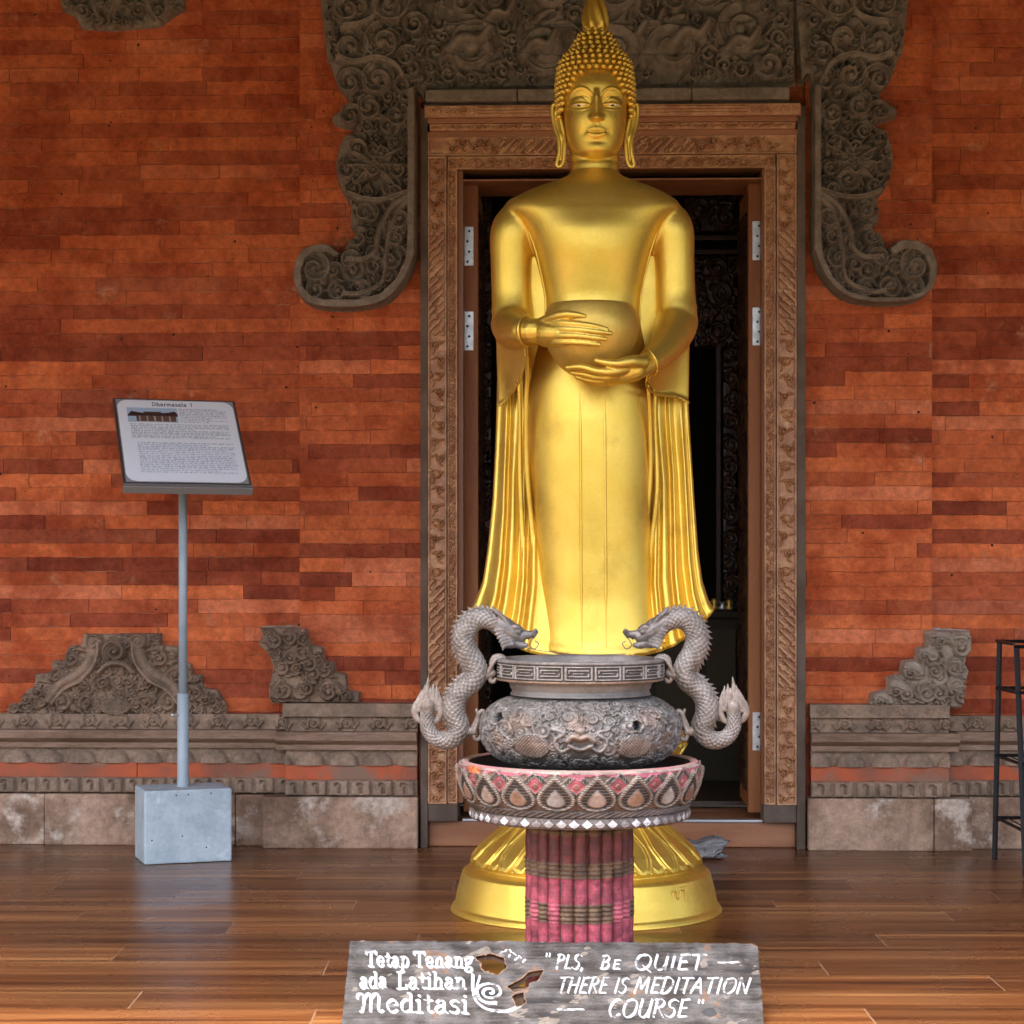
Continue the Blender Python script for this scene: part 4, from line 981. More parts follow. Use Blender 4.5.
def hand(name, shapes, label=None):
    g = G()
    for pts, rad in shapes:
        r = np.interp(np.linspace(0, 1, (len(pts) - 1) * 7 + 1), np.linspace(0, 1, len(rad)), rad) * bs
        g.add(*tube(crom(pts, 7), r, 16))
    o = g.build(name, M['gold'], statue, True); remesh(o, .0020, 6, .5); return o
ob = on_bowl
w0, w1 = SP(521, 331, .235), SP(531, 331, .275)
fing = [([(545, 323), (560, 322.5), (578, 324), (594, 326.2), (606.5, 329)], [6, 4.6, 3.5, 3.0, 2.2]),
        ([(545, 329), (560, 328.6), (579, 329.6), (597, 331.6), (611, 333.2)], [6, 4.6, 3.5, 3.1, 2.2]),
        ([(545, 335), (559, 335), (577, 335.6), (594, 337.6), (606, 339.2)], [6, 4.6, 3.5, 3.0, 2.2]),
        ([(545, 341), (558, 341.6), (573, 342), (588, 343.2), (599.5, 344.6)], [6, 4.4, 3.3, 2.8, 2.1])]
sh = [([w0, w1, ob(540, 331.5, -.006), ob(550, 332, -.012), ob(562, 333, -.016)], [12.8, 12.6, 13.4, 13.6, 10.5])]
for pts, r in fing:
    sh.append(([ob(x, y, .004 + (.004 if i > 1 else 0)) for i, (x, y) in enumerate(pts)], [6.4] + r[1:]))
sh.append(([ob(540, 325, .008), ob(552, 317.5, .016), ob(564, 314.2, .018), ob(576, 314.8, .013), ob(584.5, 316.2, .008)], [7, 5.2, 3.9, 3.4, 2.3]))
hand('hand', sh)
w0, w1 = SP(654, 360, .235), SP(644, 365, .275)
U = lambda x, y, f: SP(x, y, f)
sh = [([w0, w1, U(633, 369.5, .298), U(622, 373, .305), U(611, 375, .31)], [12, 11.6, 11.6, 10.6, 7.5])]
for pts, r in (([(628, 367, .325), (613, 371.5, .355), (597, 371, .368), (582, 366.8, .366), (567, 367.4, .352)], [7, 5.2, 3.8, 3.2, 2.3]),
               ([(628, 371, .31), (613, 376, .330), (598, 377, .338), (584, 374, .334), (572, 372.5, .325)], [7, 5.2, 3.8, 3.2, 2.3]),
               ([(628, 374, .29), (613, 379.5, .300), (599, 381, .303), (587, 379.5, .298), (577, 377, .290)], [7, 5.0, 3.8, 3.2, 2.3]),
               ([(628, 374, .265), (613, 380.5, .268), (602, 382.5, .268), (592, 382, .262), (584, 380.5, .255)], [7, 4.8, 3.5, 3.0, 2.2])):
    sh.append(([U(*p) for p in pts], r))
sh.append(([U(642, 362, .32), U(630, 361.5, .352), U(617, 363.5, .368), U(606, 362.5, .372), U(596, 360.2, .370)], [7.5, 5.8, 4.2, 3.5, 2.4]))
sh.append(([U(634, 370, .31), U(622, 374, .31), U(612, 377, .31)], [11.5, 10.5, 8]))
hand('hand', sh)
# feet and ankles under the hem
g = G()
for s in (-1, 1):
    x = 592 + s * 22
    g.add(*tube([(sx(x), SD - .03, sz(640)), (sx(x), SD - .03, sz(690)), (sx(x), SD - .02, sz(718))], [.055, .042, .045], 20))
    g.add(*tube(crom([(sx(x), SD + .03, sz(716)), (sx(x), SD - .04, sz(714)), (sx(x + s * 3), SD - .13, sz(719)), (sx(x + s * 5), SD - .18, sz(722))], 6), np.linspace(.042, .030, 19), 20))
    for k in range(5): g.add(*tube([(sx(x + s * 5) + (k - 2) * .017, SD - .17, sz(723)), (sx(x + s * 5) + (k - 2) * .018, SD - .215 + abs(k - 1.5 * 1) * .006, sz(725))], .0095, 10))
o = g.build('feet', M['gold'], statue, True); remesh(o, .006, 2)
# base: drum with drooping lotus petals and an upper lotus
BX = 586
prof = [(700, 4), (729.5, 4), (729.6, 96), (733, 101), (739, 102), (741, 99), (752, 93), (770, 77), (788, 66), (796, 66), (799, 68), (803, 68), (806, 65), (812, 66), (822, 76), (834, 91), (846, 104), (856, 111.5), (860.5, 113), (864, 111), (865, 113), (867, 120), (870, 123.5), (880, 126.3), (891, 129.2), (901.5, 131.2), (903.5, 133.5), (907.5, 135.5), (908.9, 135.2), (908.9, 3)]
prof = prof[1:]
Pp = []
for i in range(len(prof) - 1):
    n_ = max(1, int(abs(prof[i + 1][0] - prof[i][0]) / 1.0) + (2 if abs(prof[i + 1][1] - prof[i][1]) > 3 else 0))
    for t in np.linspace(0, 1, n_, endpoint=False): Pp.append((prof[i][0] * (1 - t) + prof[i + 1][0] * t, prof[i][1] * (1 - t) + prof[i + 1][1] * t))
Pp.append(prof[-1]); Pp = np.array(Pp); n_ = 900
bs_ = SS
c = Canvas(0, 2 * PI, 812, 863, .007); c2 = Canvas(0, 1, 0, 1, .1)
def petal_h(th, y, lo, hi, npet, up=False):
    """height in px of nested drooping petals between rows lo..hi"""
    out = np.zeros_like(th + y)
    for layer, off, k in ((0, .5, .55), (1, 0, 1)):
        u = (np.mod(th / (2 * PI) * npet + off, 1) - .5) * 2; v = (y - lo) / (hi - lo); v = 1 - v if up else v
        w_ = np.where(v < .55, .30 + .62 * np.clip(v, 0, 1) / .55, .92 * np.sqrt(np.clip(1 - ((v - .55) / .45) ** 2, 0, 1)))
        dd = (w_ - np.abs(u)); inside = (dd > 0) & (v > 0) & (v < 1)
        body_ = 1.5 * k + 1.2 * np.clip(dd / .5, 0, 1) * k
        rim_ = 2.2 * np.exp(-((dd - .10) / .07) ** 2) + 1.5 * np.exp(-((dd - .36) / .06) ** 2)
        out = np.where(inside, np.maximum(out, body_ + rim_ * k), out)
    return out
th = np.linspace(0, 2 * PI, n_, endpoint=False)[None]; Y_ = Pp[:, 0][:, None]; Rr = Pp[:, 1][:, None] + 0 * th
Rr = Rr + np.where((Y_ > 812) & (Y_ < 861), petal_h(th, Y_, 806, 861, 20), 0) + np.where((Y_ > 741) & (Y_ < 796), petal_h(th, Y_, 741, 798, 18, True), 0)
V = np.stack([sx(BX) + Rr * bs_ * np.cos(th), SD + Rr * bs_ * np.sin(th), sz(Y_) + 0 * th], -1)
g = G(); g.add(*loft(V[::-1])); base = g.build('lotus_base', M['gold'], statue, True)
# small raised number-like glyph on the drum
g = G(); R0 = (127.6 + 1.2) * SS
def drum(px, py): x = sx(px); dx = x - sx(BX); return (x, SD - math.sqrt(((127.6 + (py - 884) * .18) * SS) ** 2 - dx * dx) - .001, sz(py))
for ps in ([(665, 878), (666, 874), (669, 875), (670, 881), (672, 881), (673, 875)], [(674, 875), (677, 874), (678, 879), (678, 884)], [(674, 871), (679, 871)]):
    g.add(*tube(crom([drum(x, y + 2) for x, y in ps], 4), .0013, 8))
g.build('embossed_mark', M['gold'], base, True)

# ================================================================== PEDESTAL WITH BASIN
PD = 4.82; PSc = PD / F; pcx = 579.5
ped = thing('basin_pedestal', 'round mosaic basin with mirror studs on a column of pink and brown painted tubes', 'pedestal', (PX(pcx, PD), PD, 0))
pz = lambda y: PZ(y, PD); pX = PX(pcx, PD)
FL = HY + F / PD            # floor row at that depth
# column of reeds
def ctone(y, rg):
    y = HY + (y - HY) * 1.0266
    pink = (.40, .070, .095); dred = (.15, .028, .020); brn = (.15, .088, .040); pk2 = (.46, .10, .125)
    if y < 837: return brn if y > 831 else dred
    if y < 864: return dred
    if y < 880: return brn
    if y < 905: return pink
    if y < 925: return brn if rg < .45 else pk2
    return pink if y < 950 else (brn if y < 966 else dred)
nt_ = 23; Rc = .125; g = G(); tones = []
rg = random.Random(3)
ysr = np.arange(806, FL, 1.0); ysr = np.append(ysr, FL)
for k in range(nt_):
    t = 2 * PI * k / nt_ + .06; r0 = PI * Rc / nt_ * .90
    rings = []; a = np.linspace(0, 2 * PI, 12, endpoint=False); cx, cy = pX + (Rc - r0) * math.cos(t), PD + (Rc - r0) * math.sin(t)
    pick = rg.random()
    w_ = 1
    for y in ysr:
        yo = y; y = HY + (y - HY) * 1.0266
        band_ = (831 <= y < 837) or (864 <= y < 880) or (905 <= y < 925) or (950 <= y < 966)
        rr = r0 * (1.03 + .11 * math.cos((y - 865.5) * 2 * PI / 4.6)) if band_ else r0 * (.93 + .07 * math.sin((y - 838) / 26 * PI) ** 2)
        rings.append([(cx + rr * math.cos(q), cy + rr * math.sin(q), pz(yo)) for q in a])
        ct = ctone(yo, pick); w_ = .7 * w_ + .3 * rg.uniform(.30, 1.5)
        if pick > .95 and 910 < y < 920: ct = (.62, .20, .07)
        tones += [[min(1, q_ * w_) for q_ in ct]] * 12
    g.add(*loft(rings))
mesh_obj('column', g.V(), g.f, M['column'], ped, True, tone=np.array(tones))
g = G(); g.add(*lathe([(Rc - .012, 0.0005), (Rc - .012, pz(806))], pX, PD, 40)); g.build('column_core', M['basin_in'], ped)
# basin wall: painted mosaic canvas wrapped on the bowl profile
Rb = 120 * PSc
rows_y = np.linspace(760.5, 805, 90); npet = 19; nb = 1140
thv = np.linspace(0, 2 * PI, nb, endpoint=False); TH, YY = np.meshgrid(thv, rows_y)
prof_r = np.interp(rows_y, [760, 762, 770, 782, 793, 800, 805], [118.5, 120.3, 120.3, 118, 113.5, 109.5, 106.5])
u = TH * Rb; W_ = 2 * PI * Rb / npet; ph0 = (3 * PI / 2) * Rb + 13.0 * PSc
v = -(YY) * PSc
H_ = np.zeros_like(u); Tn = np.zeros(u.shape + (3,)); Tn[:] = (.19, .13, .09)
def paint(mask, col, h=None):
    Tn[mask] = col
    if h is not None: H_[mask] = h if np.isscalar(h) else h[mask]
uu = np.mod(u - ph0 + W_ / 2, W_) - W_ / 2
TILE = np.mod((YY * .9), 2.2) < .55
def drop(du, yrow, s_, cy=788.0, hh=36.0, ww=.485):
    """inside a pointed drop scaled by s_ about its belly"""
    t = (cy - yrow) / (hh * s_) + .30
    g_ = np.sin(PI * np.clip(t, 0, 1) ** .58)
    return (np.abs(du) < ww * W_ * s_ * g_) & (t > 0) & (t < 1)
u2 = np.mod(u - ph0, W_) - W_ / 2; y2 = YY - 773.5
lo = np.abs(u2) / (W_ * .42) + np.abs(y2) / 15.0
paint(lo < 1, (.25, .18, .125), .004); paint(lo < .90, (.022, .021, .021), .0035)
paint((lo < .90) & (np.mod(u2 / .0052 + y2 * .0, 1) < .22), (.22, .17, .125)); paint(lo < .62, (.25, .17, .11), .005); paint(lo < .52, (.50, .12, .145), .003)
paint(np.hypot(u2 / PSc, y2 - 1) < 2.6, (.28, .15, .09), .006)
paint(drop(uu, YY, 1.0), (.25, .18, .125), .007)
bead = np.mod(YY / 2.1, 1) < .60
m_ = drop(uu, YY, .95) & ~drop(uu, YY, .83); paint(m_ & bead, (.42, .36, .29), .0095)
paint(drop(uu, YY, .80), (.22, .16, .11), .008)
m_ = drop(uu, YY, .76); paint(m_, (.020, .020, .021), .006); paint(m_ & (np.mod(YY / 2.9, 1) < .2), (.22, .17, .125))
paint(drop(uu, YY, .50, 789.5), (.25, .18, .125), .008)
idx = np.floor((u - ph0 + W_ / 2) / W_).astype(int) % npet
gem = np.array([[(.44, .33, .25), (.40, .22, .14), (.42, .39, .34), (.37, .22, .14)][(i * 7) % 4] for i in range(npet)])
m_ = drop(uu, YY, .42, 789.5); Tn[m_] = gem[idx[m_]]; H_[m_] = .0085
nz1 = sum(np.sin(TH * f + p) * a_ for f, p, a_ in ((11, .3, 1), (23, 1.1, .8), (47, 2., .6), (90, .5, .5)))
pk = (YY < 764.6 + nz1 * 1.2) & (YY > 761.5); paint(pk & (H_ < .0065), (.58, .17, .21), .0015); paint(pk & (nz1 < -1.0), (.48, .36, .27)); paint((YY < 762.3), (.42, .35, .28))
paint((YY < 767) & (np.abs(TH - 3.65) < .11) & (H_ < .006), (.66, .20, .07))
rp = YY > 799; paint(rp, (.17, .13, .10)); H_ = np.where(rp, .003 + .004 * np.abs(np.sin(u * 150 + (YY - 802) * .9)), H_)
Tn = Tn * .72
V = np.stack([pX + (prof_r[:, None] * PSc + H_) * np.cos(TH), PD + (prof_r[:, None] * PSc + H_) * np.sin(TH), pz(YY)], -1)
wall = mesh_obj('basin_wall', V.reshape(-1, 3), grid_faces(90, nb, True)[:, ::-1], M['basin'], ped, True, tone=Tn.reshape(-1, 3))
g = G(); g.add(*lathe([(118.6 * PSc, pz(760.6)), (117 * PSc, pz(759.3)), (113 * PSc, pz(759.2)), (110.5 * PSc, pz(761))], pX, PD, 128)); g.f = [q_ for q_ in g.f if len(q_) == 4]; g.build('basin_rim', mat('worn_rim', (.28, .22, .175), .6, base2=(.36, .15, .15), nscale=14), ped, True)
g = G(); v_, f_ = lathe([(110.6 * PSc, pz(760.8)), (108 * PSc, pz(775)), (103 * PSc, pz(790)), (2 * PSc, pz(792))], pX, PD, 96); g.add(v_, f_[:-2] + [f_[-1]]); g.build('basin_inside', M['basin_in'], ped, True)
# stud ring
nb2 = 1400; rows2 = np.linspace(804.8, 818, 44); thv = np.linspace(0, 2 * PI, nb2, endpoint=False); TH, YY = np.meshgrid(thv, rows2)
pr2 = np.interp(rows2, [804.8, 806, 807.5, 814, 816.5, 818], [105, 108, 109.5, 109.5, 107, 96]); H2 = np.zeros_like(TH); T2 = np.zeros(TH.shape + (3,)); T2[:] = (.16, .125, .10)
ns = 56; du = (np.mod(TH / (2 * PI) * ns + .2, 1) - .5); q = np.abs(du) / .50 + np.abs(YY - 811) / 5.0
pale = (np.sin(np.floor(TH / (2 * PI) * ns + .2) * 12.9) * 43.7) % 1
T2[q < 1.0] = (.12, .095, .08); m_ = q < .86; T2[m_] = (.70, .72, .73); T2[m_ & (pale > .6)] = (.42, .41, .38); T2[m_ & (pale > .85)] = (.24, .22, .20); H2 = np.where(m_, .003 * (1 - q), H2) + np.where((q > .88) & (q < 1.1), .0022, 0)
V = np.stack([pX + (pr2[:, None] * PSc + H2) * np.cos(TH), PD + (pr2[:, None] * PSc + H2) * np.sin(TH), pz(YY)], -1)
mesh_obj('mirror_stud_ring', V.reshape(-1, 3), grid_faces(44, nb2, True)[:, ::-1], M['basin'], ped, True, tone=T2.reshape(-1, 3))
g = G(); v_, f_ = lathe([(95.9 * PSc, pz(817.9)), (50 * PSc, pz(815))], pX, PD, 96); g.add(v_, f_); g.build('basin_underside', M['basin_in'], ped, True)

# ================================================================== INCENSE BURNER
ID = PD; icx = 580.5; IX = PX(icx, ID); iz = lambda y: PZ(y, ID)
pot = thing('incense_burner', 'grey bronze incense pot with a dragon handle on each side, standing in the mosaic basin', 'incense burner', (IX, ID, iz(791)))
nbp = 1100
prof = [(695, 66), (698, 75), (703, 84.5), (710, 92.5), (718, 97.5), (726, 99), (734, 98.2), (742, 96), (750, 91), (757, 82.5), (763, 70)]
rp = crom(np.array([(y, r) for y, r in prof]), 12); nrow = len(rp)
s_ = np.concatenate([[0], np.cumsum(np.hypot(np.diff(rp[:, 0]), np.diff(rp[:, 1])))]) * PSc
Cw = Canvas(0, 2 * PI * .20, 0, s_[-1], .0012)       # canvas: arc length at r=.2 m by distance down the profile
mid = 1.5 * PI * .20
FW = lambda px, s: (mid + px * PSc, s)
sd = np.minimum(Cw.Z, s_[-1] - Cw.Z) - .006
yS = lambda y: float(np.interp(y, rp[:, 0], s_))
def pc(x, y): return (mid + x * PSc, yS(y))
for x, y, R_, a0, d in ((-52, 713, 9, 0, 1), (52, 713, 10, 2, -1), (-74, 735, 9, 1, 1), (74, 738, 10, 0, -1), (-10, 727, 5, 0, 1), (10, 727, 5, PI, -1), (-24, 716, 6, 0, 1), (22, 714, 6, 0, -1), (-68, 752, 7, 0, 1), (70, 752, 7, 0, 1)):
    cx, cz = pc(x, y); Cw.curl(cx, cz, R_ * PSc, a0, d, .007)
Cw.stroke(crom([pc(-14, 732), pc(-9, 728), pc(-3, 730), pc(3, 728), pc(8, 732)], 5), .0075, .014); Cw.stroke(crom([pc(-12, 737), pc(-3, 741), pc(6, 737)], 5), .006, .012); Cw.blob(*pc(-3, 722), .011, .012)
for s in (-1, 1):
    Cw.stroke(crom([pc(s * 9 - 3, 739), pc(s * 17 - 3, 743), pc(s * 22 - 3, 733), pc(s * 14 - 3, 725), pc(s * 24 - 3, 721)], 6), .0045, .009)
    w = Cw.win(*sorted([pc(s * 62, 0)[0], pc(s * 32, 0)[0]]), yS(728), yS(750))
    el = np.hypot((Cw.X[w] - pc(s * 46, 0)[0]) / .038, (Cw.Z[w] - yS(739)) / .030)
    lat = np.maximum(np.abs(np.sin((Cw.X[w] + Cw.Z[w]) * 420)), np.abs(np.sin((Cw.X[w] - Cw.Z[w]) * 420)))
    Cw.H[w] = np.where(el < 1, .003 + .006 * lat, Cw.H[w])
foliage(Cw, sd, [.022, .014, .009, .006], 61, .0065, 1.0, xr=(mid - .33, mid + .33), avoid=[(*pc(-3, 738), .035), (*pc(-46, 746), .033), (*pc(46, 746), .033)])
foliage(Cw, sd, [.022, .014], 62, .0065, .5, xr=(0, mid - .33)); 
# back of the pot and both flanks share the same carving density
thv = np.linspace(0, 2 * PI, nbp, endpoint=False)
ii = np.clip((thv * .20 / Cw.res).astype(int), 0, Cw.nx - 1); jj = np.clip((s_ / Cw.res).astype(int), 0, Cw.nz - 1)
Hh = Cw.H[np.ix_(jj, ii)] * np.clip(np.minimum(s_, s_[-1] - s_) / .01, 0, 1)[:, None]
TH, YY = np.meshgrid(thv, rp[:, 0]); RR = rp[:, 1][:, None] * PSc + Hh
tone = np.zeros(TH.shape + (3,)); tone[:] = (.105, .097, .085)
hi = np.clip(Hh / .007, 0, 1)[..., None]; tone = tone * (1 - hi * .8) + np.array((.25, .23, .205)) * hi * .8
AX = (TH - 1.5 * PI) * .20 / PSc
def patch(cx_, cy_, rx, ry, col, k=1):
    e = np.exp(-(((AX - cx_) / rx) ** 2 + ((YY - cy_) / ry) ** 2) ** 2)[..., None] * k * (.35 + .65 * hi); return tone * (1 - e) + np.array(col) * e
for p in ((-3, 731, 12, 7), (-46, 740, 22, 11), (46, 742, 22, 11), (-4, 716, 12, 7), (-62, 716, 18, 9), (66, 713, 16, 9), (-84, 735, 9, 9), (84, 732, 9, 9)): tone = patch(*p, (.24, .145, .09), .6)
for hx, hy_ in ((-88, 714), (47, 719)):
    dd = np.hypot((AX - hx) * (.62 if hx < 0 else 1), (YY - hy_) * 1.0); RR = RR - np.where(dd < 4.6, .012, 0); tone[dd < 4.6] = (.008, .008, .008); RR = RR + np.where((dd > 4.8) & (dd < 6.8), .004, 0)
V = np.stack([IX + RR * np.cos(TH), ID + RR * np.sin(TH), iz(YY)], -1)
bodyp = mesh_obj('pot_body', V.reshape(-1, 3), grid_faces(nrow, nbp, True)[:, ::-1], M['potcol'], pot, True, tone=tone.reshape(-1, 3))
g = G(); g.add(*lathe([(r * PSc, iz(y)) for y, r in ((791.5, 54), (785, 56), (772, 56), (764, 64), (762.8, 70))], IX, ID, 96)); g.build('pot_foot', M['pot'], pot, True)
g = G(); pr = [(695.2, 66), (694.4, 70), (693.2, 70.5), (692, 69), (688, 68.4), (684, 70), (679.5, 77)]
v_, f_ = lathe([(r * PSc, iz(y)) for y, r in pr], IX, ID, 120); g.add(v_, f_[:-2]); g.build('pot_neck', M['pot'], pot, True)
# rim with key-fret band
rowsr = np.linspace(680.5, 658.5, 60); TH, YY = np.meshgrid(thv, rowsr)
pr3 = np.interp(rowsr, [658.5, 659.5, 661, 662, 677, 677.8, 679.6, 680.5], [82, 83.6, 83.6, 82, 82, 83.4, 83.4, 77]); H3 = np.zeros_like(TH)
Rr_ = 82 * PSc; npan = 18; U = TH * Rr_; wp = 2 * PI * Rr_ / npan; u_ = np.mod(U + wp * .15, wp) / PSc; vv = (YY - 669.5) * 1.1; wpx = wp / PSc; uc = u_ - wpx / 2
box = np.maximum(np.abs(uc) / (wpx / 2 - .8), np.abs(vv) / 7.2)
ln = ((box > .86) & (box < 1)) | ((np.abs(np.abs(vv) - 3.2) < .65) & (np.abs(uc) < wpx * .33)) | ((np.abs(vv) < .6) & (np.abs(uc) < wpx * .2)) | ((np.abs(np.abs(uc) - wpx * .33) < .7) & (np.abs(vv) < 3.4) & (uc * vv > 0))
H3 = np.where(ln & (np.abs(vv) < 7.5), .004, 0); t3 = np.zeros(TH.shape + (3,)); t3[:] = (.085, .07, .055); t3[H3 > 0] = (.30, .27, .235); t3[YY > 677.4] = (.22, .14, .09); t3[YY < 661.6] = (.22, .20, .18)
RR = pr3[:, None] * PSc + H3; V = np.stack([IX + RR * np.cos(TH), ID + RR * np.sin(TH), iz(YY)], -1)
rim = mesh_obj('pot_rim', V.reshape(-1, 3), grid_faces(60, nbp, True), M['potcol'], pot, True, tone=t3.reshape(-1, 3))
g = G(); v_, f_ = lathe([(82 * PSc, iz(658.5)), (80 * PSc, iz(657.9)), (77 * PSc, iz(658.3)), (75 * PSc, iz(661)), (73 * PSc, iz(676)), (70 * PSc, iz(688))], IX, ID, 120); g.add(v_, f_[:-2]); mesh_obj('rim_lip', g.V(), g.f, M['pot'], rim)
g = G(); v_, f_ = lathe([(73.8 * PSc, iz(670)), (40 * PSc, iz(667)), (2 * PSc, iz(666))], IX, ID, 60); g.add(v_, f_[:-2] + [f_[-1]]); g.build('ash_bed', M['ash'], pot, True)
# dragons
def dragon(s):
    hx = lambda dx, y, f=0.0: (IX + s * dx * PSc, ID - f, iz(y))
    # dx outwards from the pot axis (px)
    path = [(74, 634, 9.0), (82, 624.5, 10), (92, 619, 11), (103, 618.5, 12), (112, 625, 12.5), (116.5, 637, 13), (114, 651, 13.2), (107, 663, 13), (104, 672, 12.6), (109, 682, 12.2), (119, 690, 12.2), (125.5, 701, 12.5), (126, 714, 12.5), (121.5, 726, 11.8), (125, 736, 10), (135, 740.5, 8.8), (146, 737, 7.8), (152.5, 728, 7.0), (153.5, 717, 6.4), (152.5, 711, 6)]
    pts = np.array([(*hx(a_, b_), r * PSc) for a_, b_, r in path]); q_ = crom(pts, 20); ctr = q_[:, :3]; rad = q_[:, 3] * .80
    ds = np.linalg.norm(np.diff(ctr, axis=0), axis=1); L = np.concatenate([[0], np.cumsum(ds)]); n_ = 420
    Li = np.linspace(0, L[-1], n_); C_ = np.stack([np.interp(Li, L, ctr[:, k]) for k in range(3)], 1); r_ = np.interp(Li, L, rad)
    t = np.gradient(C_, axis=0); t /= np.linalg.norm(t, axis=1)[:, None]; up = np.array((0, 1., 0)); w = np.cross(t, up); m = 72
    an = np.linspace(0, 2 * PI, m, endpoint=False); rings = []; tn = []
    cell = .0125; nc_ = 11
    for i in range(n_):
        ra = Li[i] / cell; h_ = np.zeros(m)
        for lay in (0, 1):
            rr = ra + lay * .5; ro = np.floor(rr); fu = rr - ro; co = (an / (2 * PI) * nc_ + .5 * lay) % 1
            e = ((co - .5) / .56) ** 2 + ((fu - .35) / .62) ** 2
            h_ = np.maximum(h_, np.where(e < 1, (1 - e) ** .5 * (1 - .35 * fu), 0))
        rings.append(C_[i] + (r_[i] * (.90 + 0 * an) + h_ * .0070)[:, None] * (np.cos(an)[:, None] * w[i] + np.sin(an)[:, None] * up))
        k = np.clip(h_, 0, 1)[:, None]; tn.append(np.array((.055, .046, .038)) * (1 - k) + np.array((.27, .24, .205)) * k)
    v_, f_ = loft(rings)
    gs_ = G(); gs_.add(v_, f_); g = gs_
    # dorsal spikes on the outer side of the body
    for i in range(26, int(n_ * .80), 7):
        sgn = 1 if s > 0 else -1
        out = w[i] * (1 if np.dot(w[i], np.array((s, 0, .6))) > 0 else -1)
        side = 1.0
        # keep the crest continuous along the back
        out = w[i] * CR
        b0 = C_[i] + out * r_[i] * .9; L_ = .0125 if i < n_ * .7 else .008
        tip = C_[i] + out * (r_[i] + L_) + t[i] * .011
        a_ = C_[i] - t[i] * .007 + out * r_[i] * .85; c_ = C_[i] + t[i] * .009 + out * r_[i] * .85
        th_ = np.array((0, .0035, 0))
        g.add([a_ - th_, c_ - th_, tip, a_ + th_, c_ + th_], [[0, 1, 2], [3, 2, 4], [0, 2, 3], [1, 4, 2], [0, 3, 4, 1]])
    tn = np.array(tn).reshape(-1, 3); tn = np.vstack([tn, np.tile((.30, .25, .21), (gs_.n - len(tn), 1))])
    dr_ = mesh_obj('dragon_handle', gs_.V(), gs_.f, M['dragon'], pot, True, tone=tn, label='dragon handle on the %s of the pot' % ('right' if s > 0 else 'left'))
    # head
    g = G(); T_ = lambda pts, rads, **k_: g.add(*tube(crom([hx(*p) for p in pts], 6), np.interp(np.linspace(0, 1, (len(pts) - 1) * 6 + 1), np.linspace(0, 1, len(rads)), rads) * PSc, 14, **k_))
    T_([(84, 623), (76, 628), (68, 633), (60, 636)], [10, 11, 10, 6.5])
    T_([(66, 631), (56, 634.5), (48, 634), (45, 632)], [6.5, 4.6, 3.6, 3.0])                       # upper jaw, turned-up nose
    T_([(72, 638), (64, 643.5), (58, 645.5), (54, 645)], [7, 4.6, 3.4, 2.2])                       # lower jaw
    T_([(46, 634.5), (46.5, 638.5)], [1.6, .7]); T_([(52, 636), (52, 640)], [1.4, .5]); T_([(57, 643), (56.5, 639)], [1.3, .5])
    for f in (-.014, .014):
        T_([(70, 628, f), (64, 627, f * 1.1), (59, 629.5, f * .9)], [3.0, 3.4, 2])                  # brow
        T_([(63, 631, f * 1.25), (61, 632, f * 1.25)], [2.2, 1.8])
        T_([(72, 626, f), (78, 617, f * 1.3), (85, 611, f * 1.5), (88, 606, f * 1.6)], [3.2, 2.4, 1.6, .5])   # horns
        T_([(47, 632, f * .3), (45, 630, f * .5)], [2, 1.6])
        for j in range(6):
            yj = 628 + j * 3.2
            T_([(74 - j * 1.0, yj, f * 1.0), (82 - j * 1.2, yj + 2, f * 1.5), (88 - j * 2, yj + 2.5 + j * .8, f * 1.7)], [3.0, 2.4, .5])
        T_([(78, 640, f * .4), (74, 646, f * .4), (66, 648, f * .4)], [2.4, 2, .5])
    for j in range(4): T_([(66 + j * 4, 626 - j * 1.8), (70 + j * 4.2, 619.5 - j * 2)], [2.2, .4])
    h_ = g.build('dragon_head', M['dhead'], dr_, True); remesh(h_, .0019, 1, .4)
    g = G(); g.add(*tube(crom([hx(47, 637), hx(51, 645), hx(46, 649), hx(42, 644), hx(45, 641)], 8), .0011, 6)); mesh_obj('whisker', g.V(), g.f, M['dhead'], dr_)
    # flame tail tuft
    g = G(); T_([(152.5, 713), (152.5, 706)], [6.6, 7.4])
    for j, (dx, y1, y0_) in enumerate(((-11.5, 695, 708), (-8.5, 689, 703), (-4.5, 687, 700), (1.5, 680, 699), (5.5, 688, 701), (9.5, 693, 705), (12, 700, 710))):
        T_([(152.5 + dx * .4, 709), (152.5 + dx, y0_), (152.5 + dx * 1.0 - .6, (y0_ + y1) / 2), (152.5 + dx * .8 - 1.6, y1 - 3)], [3, 3.1, 2.8, .5], flat=.55)
        T_([(152.5 + dx * .8, y0_ - 2), (152.5 + dx * .55, y0_ - 8), (152.5 + dx * .4 - 1, y1 + 1)], [2.8, 3.0, .5], flat=.55)
    T_([(141.5, 703), (139.5, 711), (142.5, 719), (148, 723)], [2.8, 3.4, 3.2, 2], flat=.6); T_([(164, 703), (166, 711), (163, 719), (157, 723)], [2.8, 3.4, 3.2, 2], flat=.6)
    T_([(144.5, 708), (148, 702.5), (152.5, 701), (157.5, 702.5), (161, 708)], [2, 2.6, 2.8, 2.6, 2])
    o = g.build('tail_flame', M['dragon'], dr_, True)
    # clawed legs / hooks holding rim and belly
    g = G()
    T_([(104, 668), (97, 674), (92, 674), (88, 673)], [8, 6.4, 4.6, 4]); T_([(88, 673), (89, 664), (86, 657.5), (80, 656.5), (76, 658)], [2.6, 2.6, 3, 3, 2.2]); T_([(90, 674), (90, 680), (87, 681.5), (85, 679)], [2.6, 2.4, 2.4, 1.8])
    for f in (-.012, .012): T_([(92, 672, f * .5), (88, 664, f), (84, 659, f), (79, 657.5, f)], [2.6, 2, 2.2, 1.6])
    g.build('claw', M['dragon'], dr_, True); g = G()
